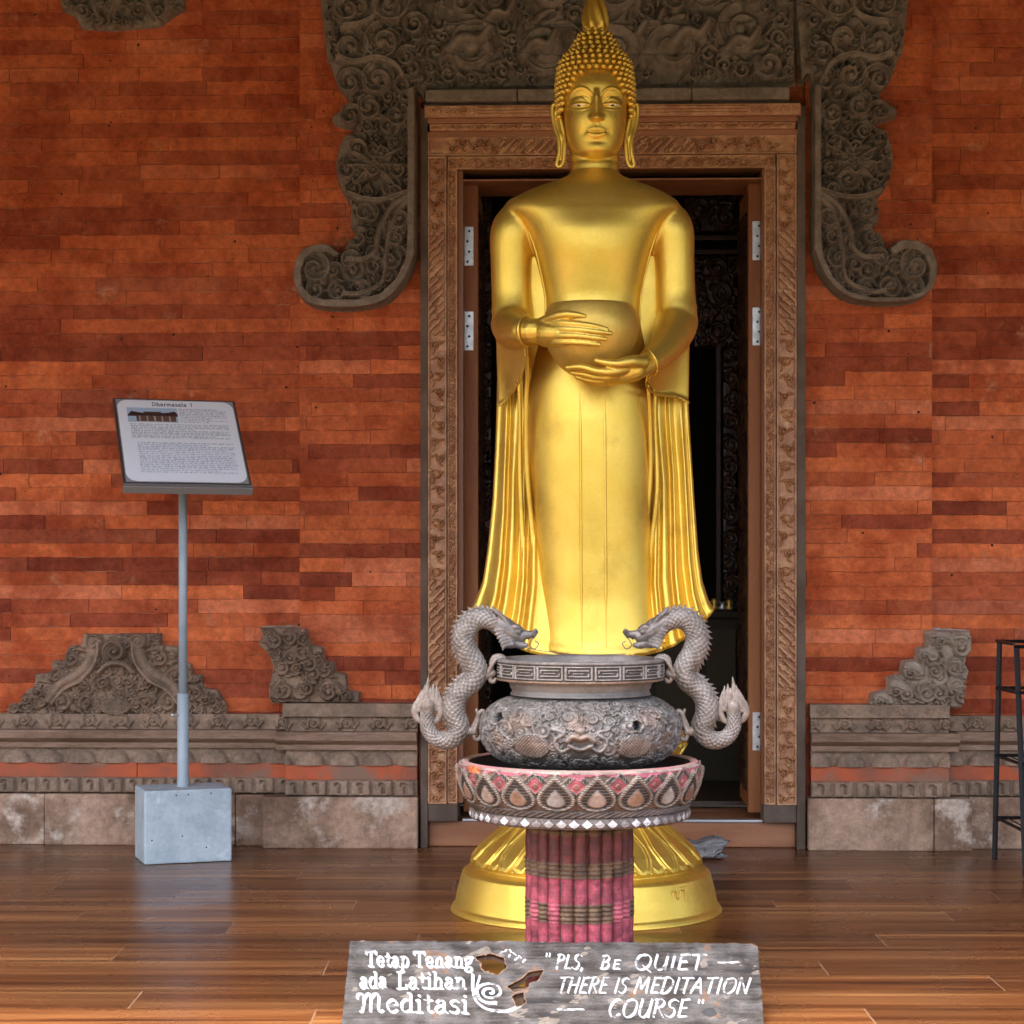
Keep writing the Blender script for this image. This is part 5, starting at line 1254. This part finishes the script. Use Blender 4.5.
    T_([(120, 731), (112, 731), (107, 732)], [7, 5, 4]); T_([(107, 732), (103, 722), (101.5, 714), (98, 711), (96, 714)], [2.8, 2.4, 2.6, 2.4, 2]); T_([(107, 733), (105, 739), (101, 739), (100, 736)], [2.6, 2.3, 2.3, 1.6]); T_([(108, 728), (103, 716), (104, 710)], [2.2, 1.8, 1.6])
    o = g.build('claw', M['dragon'], dr_, True)
    for nm in ('tail_flame', 'claw'):
        for ch in dr_.children:
            if ch.name.startswith(nm):
                me = ch.data
                if 'tone' not in me.color_attributes:
                    a_ = me.color_attributes.new('tone', 'FLOAT_COLOR', 'POINT'); cc = np.ones((len(me.vertices), 4), np.float32); cc[:, :3] = (.25, .205, .165); a_.data.foreach_set('color', cc.ravel())
CR = 1; dragon(1); CR = -1; dragon(-1)
g = G(); g.add(*tube(crom([(IX - 55 * PSc, ID - .03, iz(647)), (IX - 35 * PSc, ID - .02, iz(651)), (IX + 5 * PSc, ID, iz(655)), (IX + 45 * PSc, ID - .02, iz(653.5))], 10), .0009, 6)); g.build('thin_wire', M['dhead'], pot, True)
# ================================================================== PAINTED BOARD leaning on the column
GL = {  # hand lettering strokes: (advance, [(smooth, points)...]); baseline 0, capital height 1
 'T': (.78, [(0, [(.02, .97), (.76, .97)]), (0, [(.39, .97), (.39, .02)]), (0, [(.24, .02), (.54, .02)]), (0, [(.03, .97), (.03, .80)]), (0, [(.75, .97), (.75, .80)])]),
 'e': (.56, [(1, [(.06, .34), (.46, .36), (.42, .58), (.26, .66), (.08, .52), (.06, .26), (.20, .03), (.36, .03), (.48, .14)])]),
 't': (.42, [(1, [(.20, .88), (.20, .5), (.20, .18), (.28, .03), (.40, .08)]), (0, [(.04, .64), (.38, .64)])]),
 'a': (.60, [(1, [(.10, .54), (.22, .66), (.40, .62), (.43, .45), (.43, .14), (.56, .03)]), (1, [(.43, .40), (.20, .36), (.06, .20), (.14, .03), (.30, .04), (.43, .18)])]),
 'p': (.64, [(0, [(.04, .62), (.16, .66), (.16, -.30)]), (0, [(.04, -.30), (.28, -.30)]), (1, [(.16, .50), (.30, .66), (.50, .58), (.56, .34), (.48, .08), (.30, .02), (.16, .14)])]),
 'n': (.68, [(0, [(.04, .62), (.16, .66), (.16, .02)]), (0, [(.05, .02), (.27, .02)]), (1, [(.16, .48), (.30, .64), (.46, .62), (.52, .46), (.52, .04)]), (0, [(.41, .02), (.64, .02)])]),
 'g': (.60, [(1, [(.46, .56), (.28, .66), (.10, .58), (.08, .40), (.22, .28), (.40, .36), (.46, .56)]), (1, [(.40, .60), (.58, .66)]), (1, [(.20, .28), (.10, .16), (.24, .06), (.46, .02), (.50, -.16), (.34, -.28), (.12, -.26), (.06, -.14), (.16, .0)])]),
 'd': (.64, [(1, [(.46, .52), (.30, .66), (.12, .56), (.06, .32), (.14, .08), (.28, .02), (.46, .16)]), (0, [(.36, .98), (.48, .98), (.48, .04), (.60, .04)])]),
 'L': (.68, [(0, [(.18, .98), (.18, .03)]), (0, [(.05, .98), (.33, .98)]), (0, [(.05, .03), (.60, .03), (.62, .24)])]),
 'i': (.32, [(0, [(.05, .62), (.16, .66), (.16, .02)]), (0, [(.04, .02), (.29, .02)]), (0, [(.15, .86), (.18, .90)])]),
 'h': (.68, [(0, [(.04, .98), (.16, .98), (.16, .02)]), (0, [(.05, .02), (.27, .02)]), (1, [(.16, .48), (.30, .64), (.46, .62), (.52, .46), (.52, .04)]), (0, [(.41, .02), (.64, .02)])]),
 'M': (1.15, [(1, [(-.12, .72), (-.06, .92), (.14, .92), (.20, .70), (.12, .10), (.02, .02)]), (1, [(.18, .66), (.36, .95), (.50, .80), (.48, .05)]), (1, [(.50, .70), (.70, .95), (.86, .82), (.84, .20), (.92, .03), (1.06, .10)])]),
 's': (.50, [(1, [(.42, .56), (.28, .66), (.10, .58), (.12, .42), (.34, .32), (.42, .16), (.30, .02), (.06, .08)])]),
}
GC = {
 'P': (.62, [(0, [(.12, 1), (.12, 0)]), (1, [(.02, .96), (.30, 1.02), (.52, .86), (.48, .62), (.12, .50)])]),
 'L': (.56, [(0, [(.14, 1), (.10, .02)]), (0, [(.10, .02), (.50, .04)])]), 'S': (.60, [(1, [(.54, .90), (.34, 1.0), (.12, .86), (.16, .60), (.42, .46), (.48, .18), (.28, -.02), (.02, .10)])]),
 ',': (.30, [(0, [(.14, .06), (.06, -.14)])]), 'B': (.62, [(0, [(.12, 1), (.12, 0)]), (1, [(.04, .98), (.34, 1.02), (.50, .80), (.36, .56), (.14, .54)]), (1, [(.16, .54), (.46, .50), (.54, .22), (.34, .0), (.04, .02)])]),
 'E': (.58, [(0, [(.12, 1), (.12, 0)]), (0, [(.10, .98), (.50, 1)]), (0, [(.12, .52), (.44, .54)]), (0, [(.10, .02), (.54, .03)])]),
 'Q': (.86, [(1, [(.46, .98), (.18, .90), (.06, .48), (.20, .06), (.46, .0), (.72, .24), (.76, .66), (.60, .94), (.40, 1.0)]), (0, [(.44, .26), (.86, -.16)])]),
 'U': (.74, [(1, [(.10, 1), (.08, .36), (.20, .04), (.42, .02), (.58, .30), (.62, 1)]), (0, [(.62, 1), (.62, 0)])]), 'I': (.30, [(0, [(.14, 1), (.14, 0)])]),
 'T': (.66, [(0, [(.0, .98), (.66, 1)]), (0, [(.32, 1), (.32, 0)])]), 'H': (.74, [(0, [(.12, 1), (.10, 0)]), (0, [(.62, 1), (.60, 0)]), (0, [(.04, .52), (.66, .54)])]),
 'R': (.66, [(0, [(.12, 1), (.12, 0)]), (1, [(.02, .96), (.32, 1.02), (.52, .84), (.44, .60), (.12, .52)]), (0, [(.26, .52), (.62, .0)])]),
 'M': (.92, [(0, [(.08, 0), (.16, 1), (.42, .26), (.72, 1), (.80, 0)])]), 'D': (.74, [(0, [(.12, 1), (.12, 0)]), (1, [(.0, .98), (.36, 1.0), (.64, .74), (.60, .28), (.36, .02), (.06, .02)])]),
 'A': (.74, [(0, [(.0, 0), (.34, 1)]), (0, [(.34, 1), (.66, 0)]), (0, [(.14, .36), (.56, .38)])]), 'O': (.82, [(1, [(.46, .98), (.18, .90), (.06, .48), (.20, .06), (.46, .0), (.70, .24), (.74, .66), (.60, .94), (.40, 1.0)])]),
 'N': (.78, [(0, [(.10, 0), (.12, 1), (.62, 0), (.66, 1)])]), 'C': (.70, [(1, [(.66, .84), (.44, 1.0), (.16, .82), (.06, .42), (.22, .04), (.46, .0), (.66, .16)])]),
 '"': (.34, [(0, [(.10, 1.06), (.06, .80)]), (0, [(.26, 1.06), (.22, .80)])]), '-': (.9, [(0, [(.05, .45), (.85, .47)])]),
}
def nib(c, pts, w, ratio, ang):
    """rasterise a broad-nib stroke into c.H (coverage)"""
    ca, sa = math.cos(ang), math.sin(ang)
    T_ = lambda X, Z: ((X * ca + Z * sa), (-X * sa + Z * ca) / ratio)
    for a_, b_ in zip(pts[:-1], pts[1:]):
        wn = c.win(min(a_[0], b_[0]) - w, max(a_[0], b_[0]) + w, min(a_[1], b_[1]) - w, max(a_[1], b_[1]) + w)
        X, Z = T_(c.X[wn], c.Z[wn])
        if X.size == 0: continue
        ax, az = T_(*a_); bx, bz = T_(*b_); dx, dz = bx - ax, bz - az; L2 = dx * dx + dz * dz + 1e-12
        t = np.clip(((X - ax) * dx + (Z - az) * dz) / L2, 0, 1); q = np.hypot(X - ax - t * dx, Z - az - t * dz) / w
        c.H[wn] = np.maximum(c.H[wn], np.clip((1.15 - q) * 4, 0, 1))
def write(c, text, font, x0, x1, yb, yt, w, ratio=.35, ang=.7, slant=0, gap=.06, slope=0.0, sp=.35):
    adv = sum((font[ch][0] + gap) if ch != ' ' else sp for ch in text); k = (x1 - x0) / adv; H = yb - yt; x = x0
    for ch in text:
        if ch == ' ': x += sp * k; continue
        a_, st = font[ch]
        for sm_, p in st:
            q = np.array(p, float); q = crom(q, 6) if sm_ and len(q) > 2 else q
            pts = [(x + u * k + slant * v_ * H, yb - v_ * H + slope * (x - x0)) for u, v_ in q]; nib(c, pts, w, ratio, ang)
        x += (a_ + gap) * k
brd = thing('warning_board', 'weathered painted board with white hand lettering asking for quiet, leaning on the pink column', 'sign', (PX(553, 4.6), 4.6, 0))
c = Canvas(338, 766, 939, 1028, .42)      # canvas measured on the board's face
write(c, 'Tetap', GL, 366, 410, 966.8, 951.5, 1.7, slope=.01); write(c, 'Tenang', GL, 414, 474, 967.2, 951.8, 1.7, slope=.01)
write(c, 'ada', GL, 360, 388, 988.5, 972, 1.7); write(c, 'Latihan', GL, 397, 467, 989.0, 972, 1.7)
write(c, 'Meditasi', GL, 360, 470, 1012.5, 993, 1.8, slope=.01)
write(c, '"', GC, 545, 553, 968, 954, .9); write(c, 'PLS,', GC, 555, 585, 969, 954.5, 1.2, slant=.22); write(c, 'B', GC, 600, 610, 969, 956, 1.2, slant=.2); write(c, 'E', GC, 612, 621, 969, 960, 1.1, slant=.2)
write(c, 'QUIET', GC, 633, 704, 969.5, 954.5, 1.3, slant=.25, slope=.005); write(c, '-', GC, 717, 742, 969, 955, 1.2)
write(c, 'THERE', GC, 556, 607, 993, 977.5, 1.1, slant=.3); write(c, 'IS', GC, 613, 627, 993, 978, 1.1, slant=.3); write(c, 'MEDITATION', GC, 633, 749, 993, 977.5, 1.15, slant=.3, slope=.005)
write(c, '-', GC, 556, 587, 1016, 1002, 1.2); write(c, 'COURSE', GC, 607, 688, 1017, 999.5, 1.3, slant=.25); write(c, '"', GC, 697, 707, 1014, 1000.5, 1.0)
t = np.linspace(0, 1, 60); an = -1.2 - t * 4.0 * PI; rr = 15.5 * (1 - t * .88)
nib(c, [(490 + r_ * math.cos(a_) * 1.05, 992 - r_ * math.sin(a_) * .72) for r_, a_ in zip(rr, an)], 1.5, .6, .5)
nib(c, [tuple(p) for p in crom([(473, 975), (473, 990), (477, 1002), (490, 1010), (508, 1011), (520, 1005)], 8)], 2.0, .5, .8); nib(c, [tuple(p) for p in crom([(480, 976), (477, 988), (482, 1000), (496, 1004)], 8)], 1.2, .5, .8)
for i, (x, y) in enumerate(((500, 954), (505, 951.5), (511, 952), (516, 955), (521, 958), (509, 957), (515, 960), (523, 962))): nib(c, [(x, y), (x + 3 * math.cos(i), y - 2.2)], 1.0, .6, .4)
paint_ = c.H.copy(); X, Y = c.X, c.Z
def nz(seed, n_=14, f0=.02, f1=.35, ay=1.8):
    rg = np.random.default_rng(seed); o = np.zeros_like(X)
    for _ in range(n_):
        f = math.exp(rg.uniform(math.log(f0), math.log(f1))); th_ = rg.uniform(0, PI); o += np.sin((X * math.cos(th_) + Y * ay * math.sin(th_)) * f * 2 + rg.uniform(0, 7)) * (f0 / f) ** .35
    return o / o.std()
rnd = np.random.default_rng(5).normal(size=X.shape)
grain = nz(1, 10, .02, .08, 14)
n1, n2, n3 = nz(2), nz(3), nz(4, 22, .08, .8)
tone = np.zeros(X.shape + (3,)); tone[:] = (.058, .052, .045)
tone += np.clip(n1 * .020 + n3 * .008, -.03, .06)[..., None] + (grain * .012)[..., None]
m_ = (n2 + .5 * n3) > 2.0; tone[m_] = np.array((.17, .145, .115)) + 0 * tone[m_]
m_ = (n1 - .6 * n3) > 2.1; tone[m_] = (.15, .09, .055)
m_ = (n3 + n2 * .3 - grain * .3) < -2.2; tone[m_] = (.07, .065, .06)
wear = np.where(X > 550, 1.1, .6); pm = paint_ * (1 - np.clip((n3 + rnd * .25 - 1.35 + wear * .5) * 1.2, 0, .9)); pm = pm * np.where((X > 550) & (X < 640) & (Y > 972) & (Y < 996), .82, 1.0)
tone = tone * (1 - pm[..., None]) + np.array((.56, .58, .58)) * pm[..., None]
tone *= (1 + .10 * rnd[..., None])
tone = np.clip(tone, .01, .9)
O = [(350, 940.3), (420, 940.6), (500, 941.2), (560, 942), (640, 942.2), (700, 943), (752, 943.2), (758, 946), (764, 1026.9), (341, 1026.9)]
sd = poly_sd(X, Y, O) + n3 * .15
holes = np.minimum.reduce([-poly_sd(X, Y, p) for p in ([(476, 957), (490, 954), (503, 958), (506, 968), (497, 974), (484, 971), (481, 963)], [(530, 972), (543, 970), (539, 979), (530, 984), (526, 990), (513, 991), (508, 986), (519, 981)], [(511, 996), (523, 993), (525, 1003), (517, 1005), (513, 1000)])]) + n3 * .5
sd = np.minimum(sd, holes)
edge = (holes < 1.3); tone[edge] = (.22, .13, .075)
m_ = np.hypot((X - 710) / 6.5, (Y - 1012) / 4.5) + n3 * .1 < 1; tone[m_] = (.035, .035, .034)
kk = .151 / .18
Dp = (1 + 4.5 * kk) / (kk + (Y - HY) / F)
Pf = np.stack([(X - HX) * Dp / F, Dp, 1 - (Y - HY) * Dp / F], -1)
nrm_ = np.array((0, -kk, 1.0)) / math.hypot(kk, 1); nrm_ = np.array((0, -.151, .18)) / math.hypot(.151, .18)
Pf = Pf + nrm_ * (.0006 * n3 + .0008 * paint_ + .0004 * grain)[..., None]
Pb = Pf - nrm_ * .018
ins = sd > 0; keep = ins[:-1, :-1] & ins[1:, :-1] & ins[:-1, 1:] & ins[1:, 1:]
N_ = X.size; ff = grid_faces(c.nz, c.nx, False, keep)
e4 = []
kp = np.pad(keep, 1)
cur = kp[1:-1, 1:-1]
ix = np.arange(N_).reshape(c.nz, c.nx)
for dj, di, A_, B_ in ((-1, 0, ix[:-1, :-1], ix[:-1, 1:]), (1, 0, ix[1:, 1:], ix[1:, :-1]), (0, -1, ix[1:, :-1], ix[:-1, :-1]), (0, 1, ix[:-1, 1:], ix[1:, 1:])):
    nb_ = kp[1 + dj:kp.shape[0] - 1 + dj, 1 + di:kp.shape[1] - 1 + di]; m_ = cur & ~nb_
    a_, b_ = A_[m_], B_[m_]; e4.append(np.stack([a_, b_, b_ + N_, a_ + N_], 1))
allf = np.concatenate([ff, ff[:, ::-1] + N_] + e4); V = np.concatenate([Pf.reshape(-1, 3), Pb.reshape(-1, 3)])
used = np.unique(allf); idx = np.full(len(V), -1); idx[used] = np.arange(len(used))
tn = np.concatenate([tone.reshape(-1, 3), np.tile((.14, .085, .05), (N_, 1))])
mesh_obj('board_panel', V[used], idx[allf], M['board'], brd, True, tone=tn[used])
bpy.data.meshes[brd.children[0].data.name].materials[0] = M['board']
# small batten behind that carries the foot of the board
g = G(); g.box(PX(420, 4.6), PX(690, 4.6), 4.60, 4.625, .002, .06, .002); g.build('batten', M['boardwood'], brd)

# ================================================================== INFORMATION SIGN on a concrete foot
psi = math.radians(19)
R_ = Matrix.Rotation(psi, 3, 'Z')
sc = Vector((PX(183, 7.02), 7.02, 0))
sign = thing('information_sign', 'tilted white information panel on a grey pole set in a pale blue concrete block', 'sign', (sc.x, sc.y, 0))
def local(g): 
    V_ = g.V(); Rn = np.array(R_); g.v = [V_ @ Rn.T + np.array((sc.x, sc.y, 0))]; return g
g = G(); g.box(-.145, .145, -.10, .10, .001, .243, .006)
n0 = len(g.f)
for x_, z_ in ((-.04, .225), (.0, .226), (.075, .228), (-.12, .08), (-.02, .09), (.06, .05)):
    g.add(*ball((x_, -.0995, z_), (.003, .0015, .003), 8))
two_tone(local(g).build('concrete_block', M['concrete'], sign), M['screw'], n0)
g = G(); g.add(*lathe([(.0195, .243), (.0195, .247), (.0192, PZ(694, 7.02)), (.0165, PZ(693.4, 7.02))], 0, 0, 32)); g.add(*lathe([(.026, .2425), (.026, .246), (.020, .247)], 0, 0, 24)); local(g); g.build('pole_sleeve', M['polepaint'], sign, True)
g = G(); g.add(*lathe([(.0145, PZ(696, 7.02)), (.0145, PZ(478, 7.02))], 0, 0, 28)); local(g); g.build('pole', M['polepaint'], sign, True)
g = G(); g.add(*tube([(-.018, -.008, PZ(714.5, 7.02)), (-.034, -.010, PZ(714.5, 7.02))], .004, 8)); g.add(*ball((-.036, -.010, PZ(714.5, 7.02)), .0065, 8)); local(g); g.build('clamp_screw', M['steel'], sign, True)
# panel: local frame u (width), v (up the slope)
pw, ph_ = .412, .298; tau = math.radians(37.5); VS = .50 / .298
pcen = Vector((PX(182, 6.98), 6.96, PZ(441, 6.98)))
psi = math.radians(16.5)
ux_ = np.array((math.cos(psi), math.sin(psi), 0)); hz = np.array((math.sin(psi), -math.cos(psi), 0))       # horizontal facing direction
vx_ = -hz * math.cos(tau) + np.array((0, 0, 1)) * math.sin(tau); nx_ = np.cross(ux_, vx_)
roll = math.radians(.6); ux2 = ux_ * math.cos(roll) - vx_ * math.sin(roll); vx2 = vx_ * math.cos(roll) + ux_ * math.sin(roll); ux_, vx_ = ux2, vx2
def pl(u, v, w): return np.array(pcen) + np.multiply.outer(u, ux_) + np.multiply.outer(v * VS, vx_) + np.multiply.outer(w, nx_)
bm_ = G(); bm_.box(-pw / 2, pw / 2, -ph_ / 2, ph_ / 2, -.020, -.001, .002)
V_ = bm_.V(); V_ = pl(V_[:, 0], V_[:, 1], V_[:, 2]); pt = mesh_obj('panel_tray', V_, bm_.f, M['paneldark'], sign, False)
g = G(); g.box(-pw / 2 - .002, pw / 2 + .002, -ph_ / 2 - .012, -ph_ / 2 - .0005, -.024, .003, .001); V_ = g.V(); mesh_obj('panel_lip', pl(V_[:, 0], V_[:, 1], V_[:, 2]), g.f, M['panelframe'], sign, False)
g = G(); g.box(-.03, .03, -.06, .06, -.034, -.0205, .001); V_ = g.V(); mesh_obj('mount_plate', pl(V_[:, 0], V_[:, 1], V_[:, 2]), g.f, M['polepaint'], sign, False)
c = Canvas(-pw / 2 + .005, pw / 2 - .005, -ph_ / 2 + .003, ph_ / 2 - .005, .00105); X, Z = c.X, c.Z
tn = np.zeros(X.shape + (3,)); tn[:] = (.90, .93, .91)
bx, bz = pw / 2 - .005, ph_ / 2 - .004
cor = np.hypot(np.clip(np.abs(X) - (bx - .045), 0, 1), np.clip(np.abs(Z) - (bz - .030), 0, 1)); ed = np.maximum(np.abs(X) / 1 - (bx - .008), np.abs(Z) - (bz - .006))
rq = np.maximum(np.abs(X) - (bx - .042), 0) / .036; rz = np.maximum(np.abs(Z) - (bz - .030), 0) / .026
out_ = np.hypot(rq, rz) > 1
rg = np.random.default_rng(8)
tn[out_] = (.22, .22, .21); tn[out_ & (rg.random(X.shape) < .4)] = (.45, .46, .45)
tn[(ed > .0045)] = (.10, .09, .08)
c.H[:] = 0
FT = {**GL}; FT.update({'D': (.78, [(0, [(.14, 1), (.14, 0)]), (1, [(.04, .98), (.40, .98), (.66, .70), (.62, .25), (.36, .02), (.04, .02)])]), 'r': (.46, [(0, [(.14, .66), (.14, 0)]), (1, [(.14, .45), (.26, .64), (.42, .60)])]),
   'm': (.92, [(0, [(.12, .66), (.12, 0)]), (1, [(.12, .45), (.28, .66), (.42, .55), (.44, 0)]), (1, [(.44, .45), (.60, .66), (.76, .55), (.78, 0)])]), 'l': (.30, [(0, [(.14, 1), (.14, 0)])]), '1': (.5, [(0, [(.10, .80), (.28, 1), (.28, 0)])])})
cz_ = Canvas(c.x[0], c.x[-1], c.z[0], c.z[-1], .00105)
def write_up(text, x0, x1, zb_, zt_, w):
    adv = sum((FT[ch][0] + .08) if ch != ' ' else .6 for ch in text); k = (x1 - x0) / adv; x = x0
    for ch in text:
        if ch == ' ': x += .6 * k; continue
        for sm_, p in FT[ch][1]:
            q = np.array(p, float); q = crom(q, 6) if sm_ and len(q) > 2 else q
            nib(c, [(x + u * k, zb_ + v_ * (zt_ - zb_)) for u, v_ in q], w, .8, 0)
        x += (FT[ch][0] + .08) * k
write_up('Dharmasala 1', -.078, .060, .1215, .1335, .0013)
tn = tn * (1 - c.H[..., None]) + np.array((.03, .03, .035)) * c.H[..., None]
# printed photograph of a long roofed hall: plain generic building
ph = (X > -.165) & (X < .003) & (Z > .062) & (Z < .114)
sky = ph & (Z > .062); tn[sky] = (.46, .58, .68)
roofl = .094 + .010 * ((X + .08) / .08) ** 2
tn[ph & (Z < roofl) & (Z > .083) & (np.abs(X + .078) < .072 + (roofl - Z) * .8)] = (.05, .03, .025)
tn[ph & (Z < .086) & (Z > .066) & (np.abs(X + .070) < .066)] = (.14, .08, .06)
for xx in (-.125, -.10, -.075, -.05, -.025): tn[ph & (Z < .084) & (Z > .067) & (np.abs(X - xx) < .0022)] = (.5, .45, .40)
tn[ph & (Z < .100) & (Z > .094) & (np.abs(X + .08) < .03)] = (.09, .05, .04)
tn[ph & (Z < .066)] = (.50, .52, .50)
# printed paragraphs, too small to read
rr_ = random.Random(4)
def para(x0, x1, ztop, n_, lh, col):
    for i in range(n_):
        z_ = ztop - i * lh; x = x0; xe = x1 - (rr_.random() < .25) * rr_.uniform(.02, .12)
        while x < xe:
            wl = rr_.uniform(.006, .022)
            m_ = (X > x) & (X < min(x + wl, xe)) & (np.abs(Z - z_) < .0019) & (rg.random(X.shape) < .55)
            tn[m_] = col; x += wl + .0035
ink = (.30, .33, .36)
para(.008, .168, .112, 9, .0058, ink); para(-.160, .168, .055, 9, .0058, ink); para(-.145, .172, -.010, 17, .0062, (.28, .35, .44))
tn = np.clip(tn, 0, .9)
V = pl(X, Z, 0.0008 + 0 * X)
mesh_obj('panel_face', V.reshape(-1, 3), grid_faces(c.nz, c.nx), M['panelface'], sign, False, tone=tn.reshape(-1, 3))

# ================================================================== driftwood lump and black rack
dwD = 2100 / (861 - 560); dw = thing('timber_offcut', 'rough grey weathered timber lying on the floor behind the golden base', 'timber', (PX(700, dwD), dwD, 0))
rg = np.random.default_rng(17); x0, x1 = PX(668, dwD), PX(722, dwD); n_ = 90; m = 48; rings = []
for i in range(n_):
    t = i / (n_ - 1); x = x0 + (x1 - x0) * t; h = .060 + .008 * math.sin(t * 9); a_ = np.linspace(0, 2 * PI, m, endpoint=False)
    k = 1 + .06 * np.sin(a_ * 5 + t * 3) + .05 * np.sin(a_ * 11 + t * 19) + .05 * rg.normal(size=m) * .5
    e = 1 if t < .93 else 1 - ((t - .93) / .07) ** 2 * .35
    yy = np.sign(np.cos(a_)) * np.abs(np.cos(a_)) ** .5 * .05 * k * e; zz_ = np.sign(np.sin(a_)) * np.abs(np.sin(a_)) ** .5 * h / 2 * k * e + h / 2 + .006
    xx = x + (.010 * rg.normal(size=m) * (t > .93) + .018 * np.sin(a_ * 3) * (t > .9))
    rings.append(np.stack([xx, dwD + .05 + yy, np.maximum(zz_, .001)], 1))
g = G(); g.add(*loft(rings)); g.build('weathered_log', M['driftwood'], dw, True)
rkD = 6.78; rk = thing('plant_rack', 'black metal tiered rack standing against the right brick wall', 'rack', (PX(1010, 6.9), 6.9, 0))
Z_ = lambda y, D: PZ(y, D)
g = G()
fx0, fx1 = PX(1022.5, 6.66), PX(1022.5, 6.66) + .42
bx0, bx1 = PX(996, 7.0), PX(996, 7.0) + .50
top = PZ(641, 6.9)
def bar(a_, b_, w_=.011):
    a_ = np.array(a_, float); b_ = np.array(b_, float); g.add(*tube([a_, b_], w_ * .85, 4, False))
for a_, b_, nm in (((bx0, 7.02, 0), (bx0 + .012, 7.0, top), 0), ((bx1, 7.02, 0), (bx1 - .012, 7.0, top), 0), ((fx0, 6.62, 0), (fx0 + .015, 6.80, top - .02), 0), ((fx1, 6.62, 0), (fx1 - .015, 6.80, top - .02), 0)):
    bar(a_, b_); g.build('post', M['rack'], rk, False); g = G()
for k_, y in enumerate((642, 689, 757, 820)):
    z_ = PZ(y, 6.95); yf = 6.62 + .18 * z_ / top; yb_ = 7.01; xa = bx0 + .004; xb = bx1 - .004
    bar((xa, yb_, z_), (xb, yb_, z_), .007); bar((fx0 + .006, yf, z_ - (.0 if k_ else .01)), (fx1, yf, z_), .007); bar((xa, yb_, z_), (fx0 + .006, yf, z_), .007); bar((xb, yb_, z_), (fx1, yf, z_), .007)
    if k_:
        for j in range(7): 
            t = (j + .5) / 7; bar((xa + (xb - xa) * t, yb_, z_), (fx0 + (fx1 - fx0) * t, yf, z_), .003)
    g.build('shelf', M['rack'], rk, False); g = G()
g = None

# ================================================================== CAMERA, LIGHT
cam = bpy.data.cameras.new('camera'); co = bpy.data.objects.new('camera', cam); COL.objects.link(co); scn.camera = co
cam.sensor_width = 36; cam.lens = 36 * F / 1024; cam.shift_x = 0; cam.shift_y = (HY - 512) / 1024
co.location = (0, 0, 1.0); co.rotation_euler = (PI / 2, 0, 0); cam.clip_end = 200; cam.clip_start = .05
w = bpy.data.worlds.new('World'); scn.world = w; w.use_nodes = True; nt = w.node_tree
bg = nt.nodes['Background']; sky = nt.nodes.new('ShaderNodeTexSky'); sky.sky_type = 'NISHITA'; sky.sun_disc = False
EL, AZ = math.radians(SUN_EL), math.radians(SUN_AZ)     # azimuth measured from +Y clockwise
sky.sun_elevation = EL; sky.sun_rotation = AZ; sky.dust_density = 7.0; sky.air_density = .7; sky.ozone_density = .2
nt.links.new(sky.outputs[0], bg.inputs[0]); bg.inputs[1].default_value = SKY
sl = bpy.data.lights.new('sun', 'SUN'); sl.energy = SUN; sl.angle = math.radians(20); sl.color = (1, .95, .88)
so = bpy.data.objects.new('sun', sl); COL.objects.link(so)
dv = Vector((math.sin(AZ) * math.cos(EL), math.cos(AZ) * math.cos(EL), math.sin(EL)))
so.rotation_euler = dv.to_track_quat('Z', 'Y').to_euler()
vs = scn.view_settings; vs.view_transform = 'Standard'; vs.look = 'None'; vs.gamma = 1; vs.use_curve_mapping = False; vs.exposure = EXPO
scn.render.resolution_x = scn.render.resolution_y = 1024
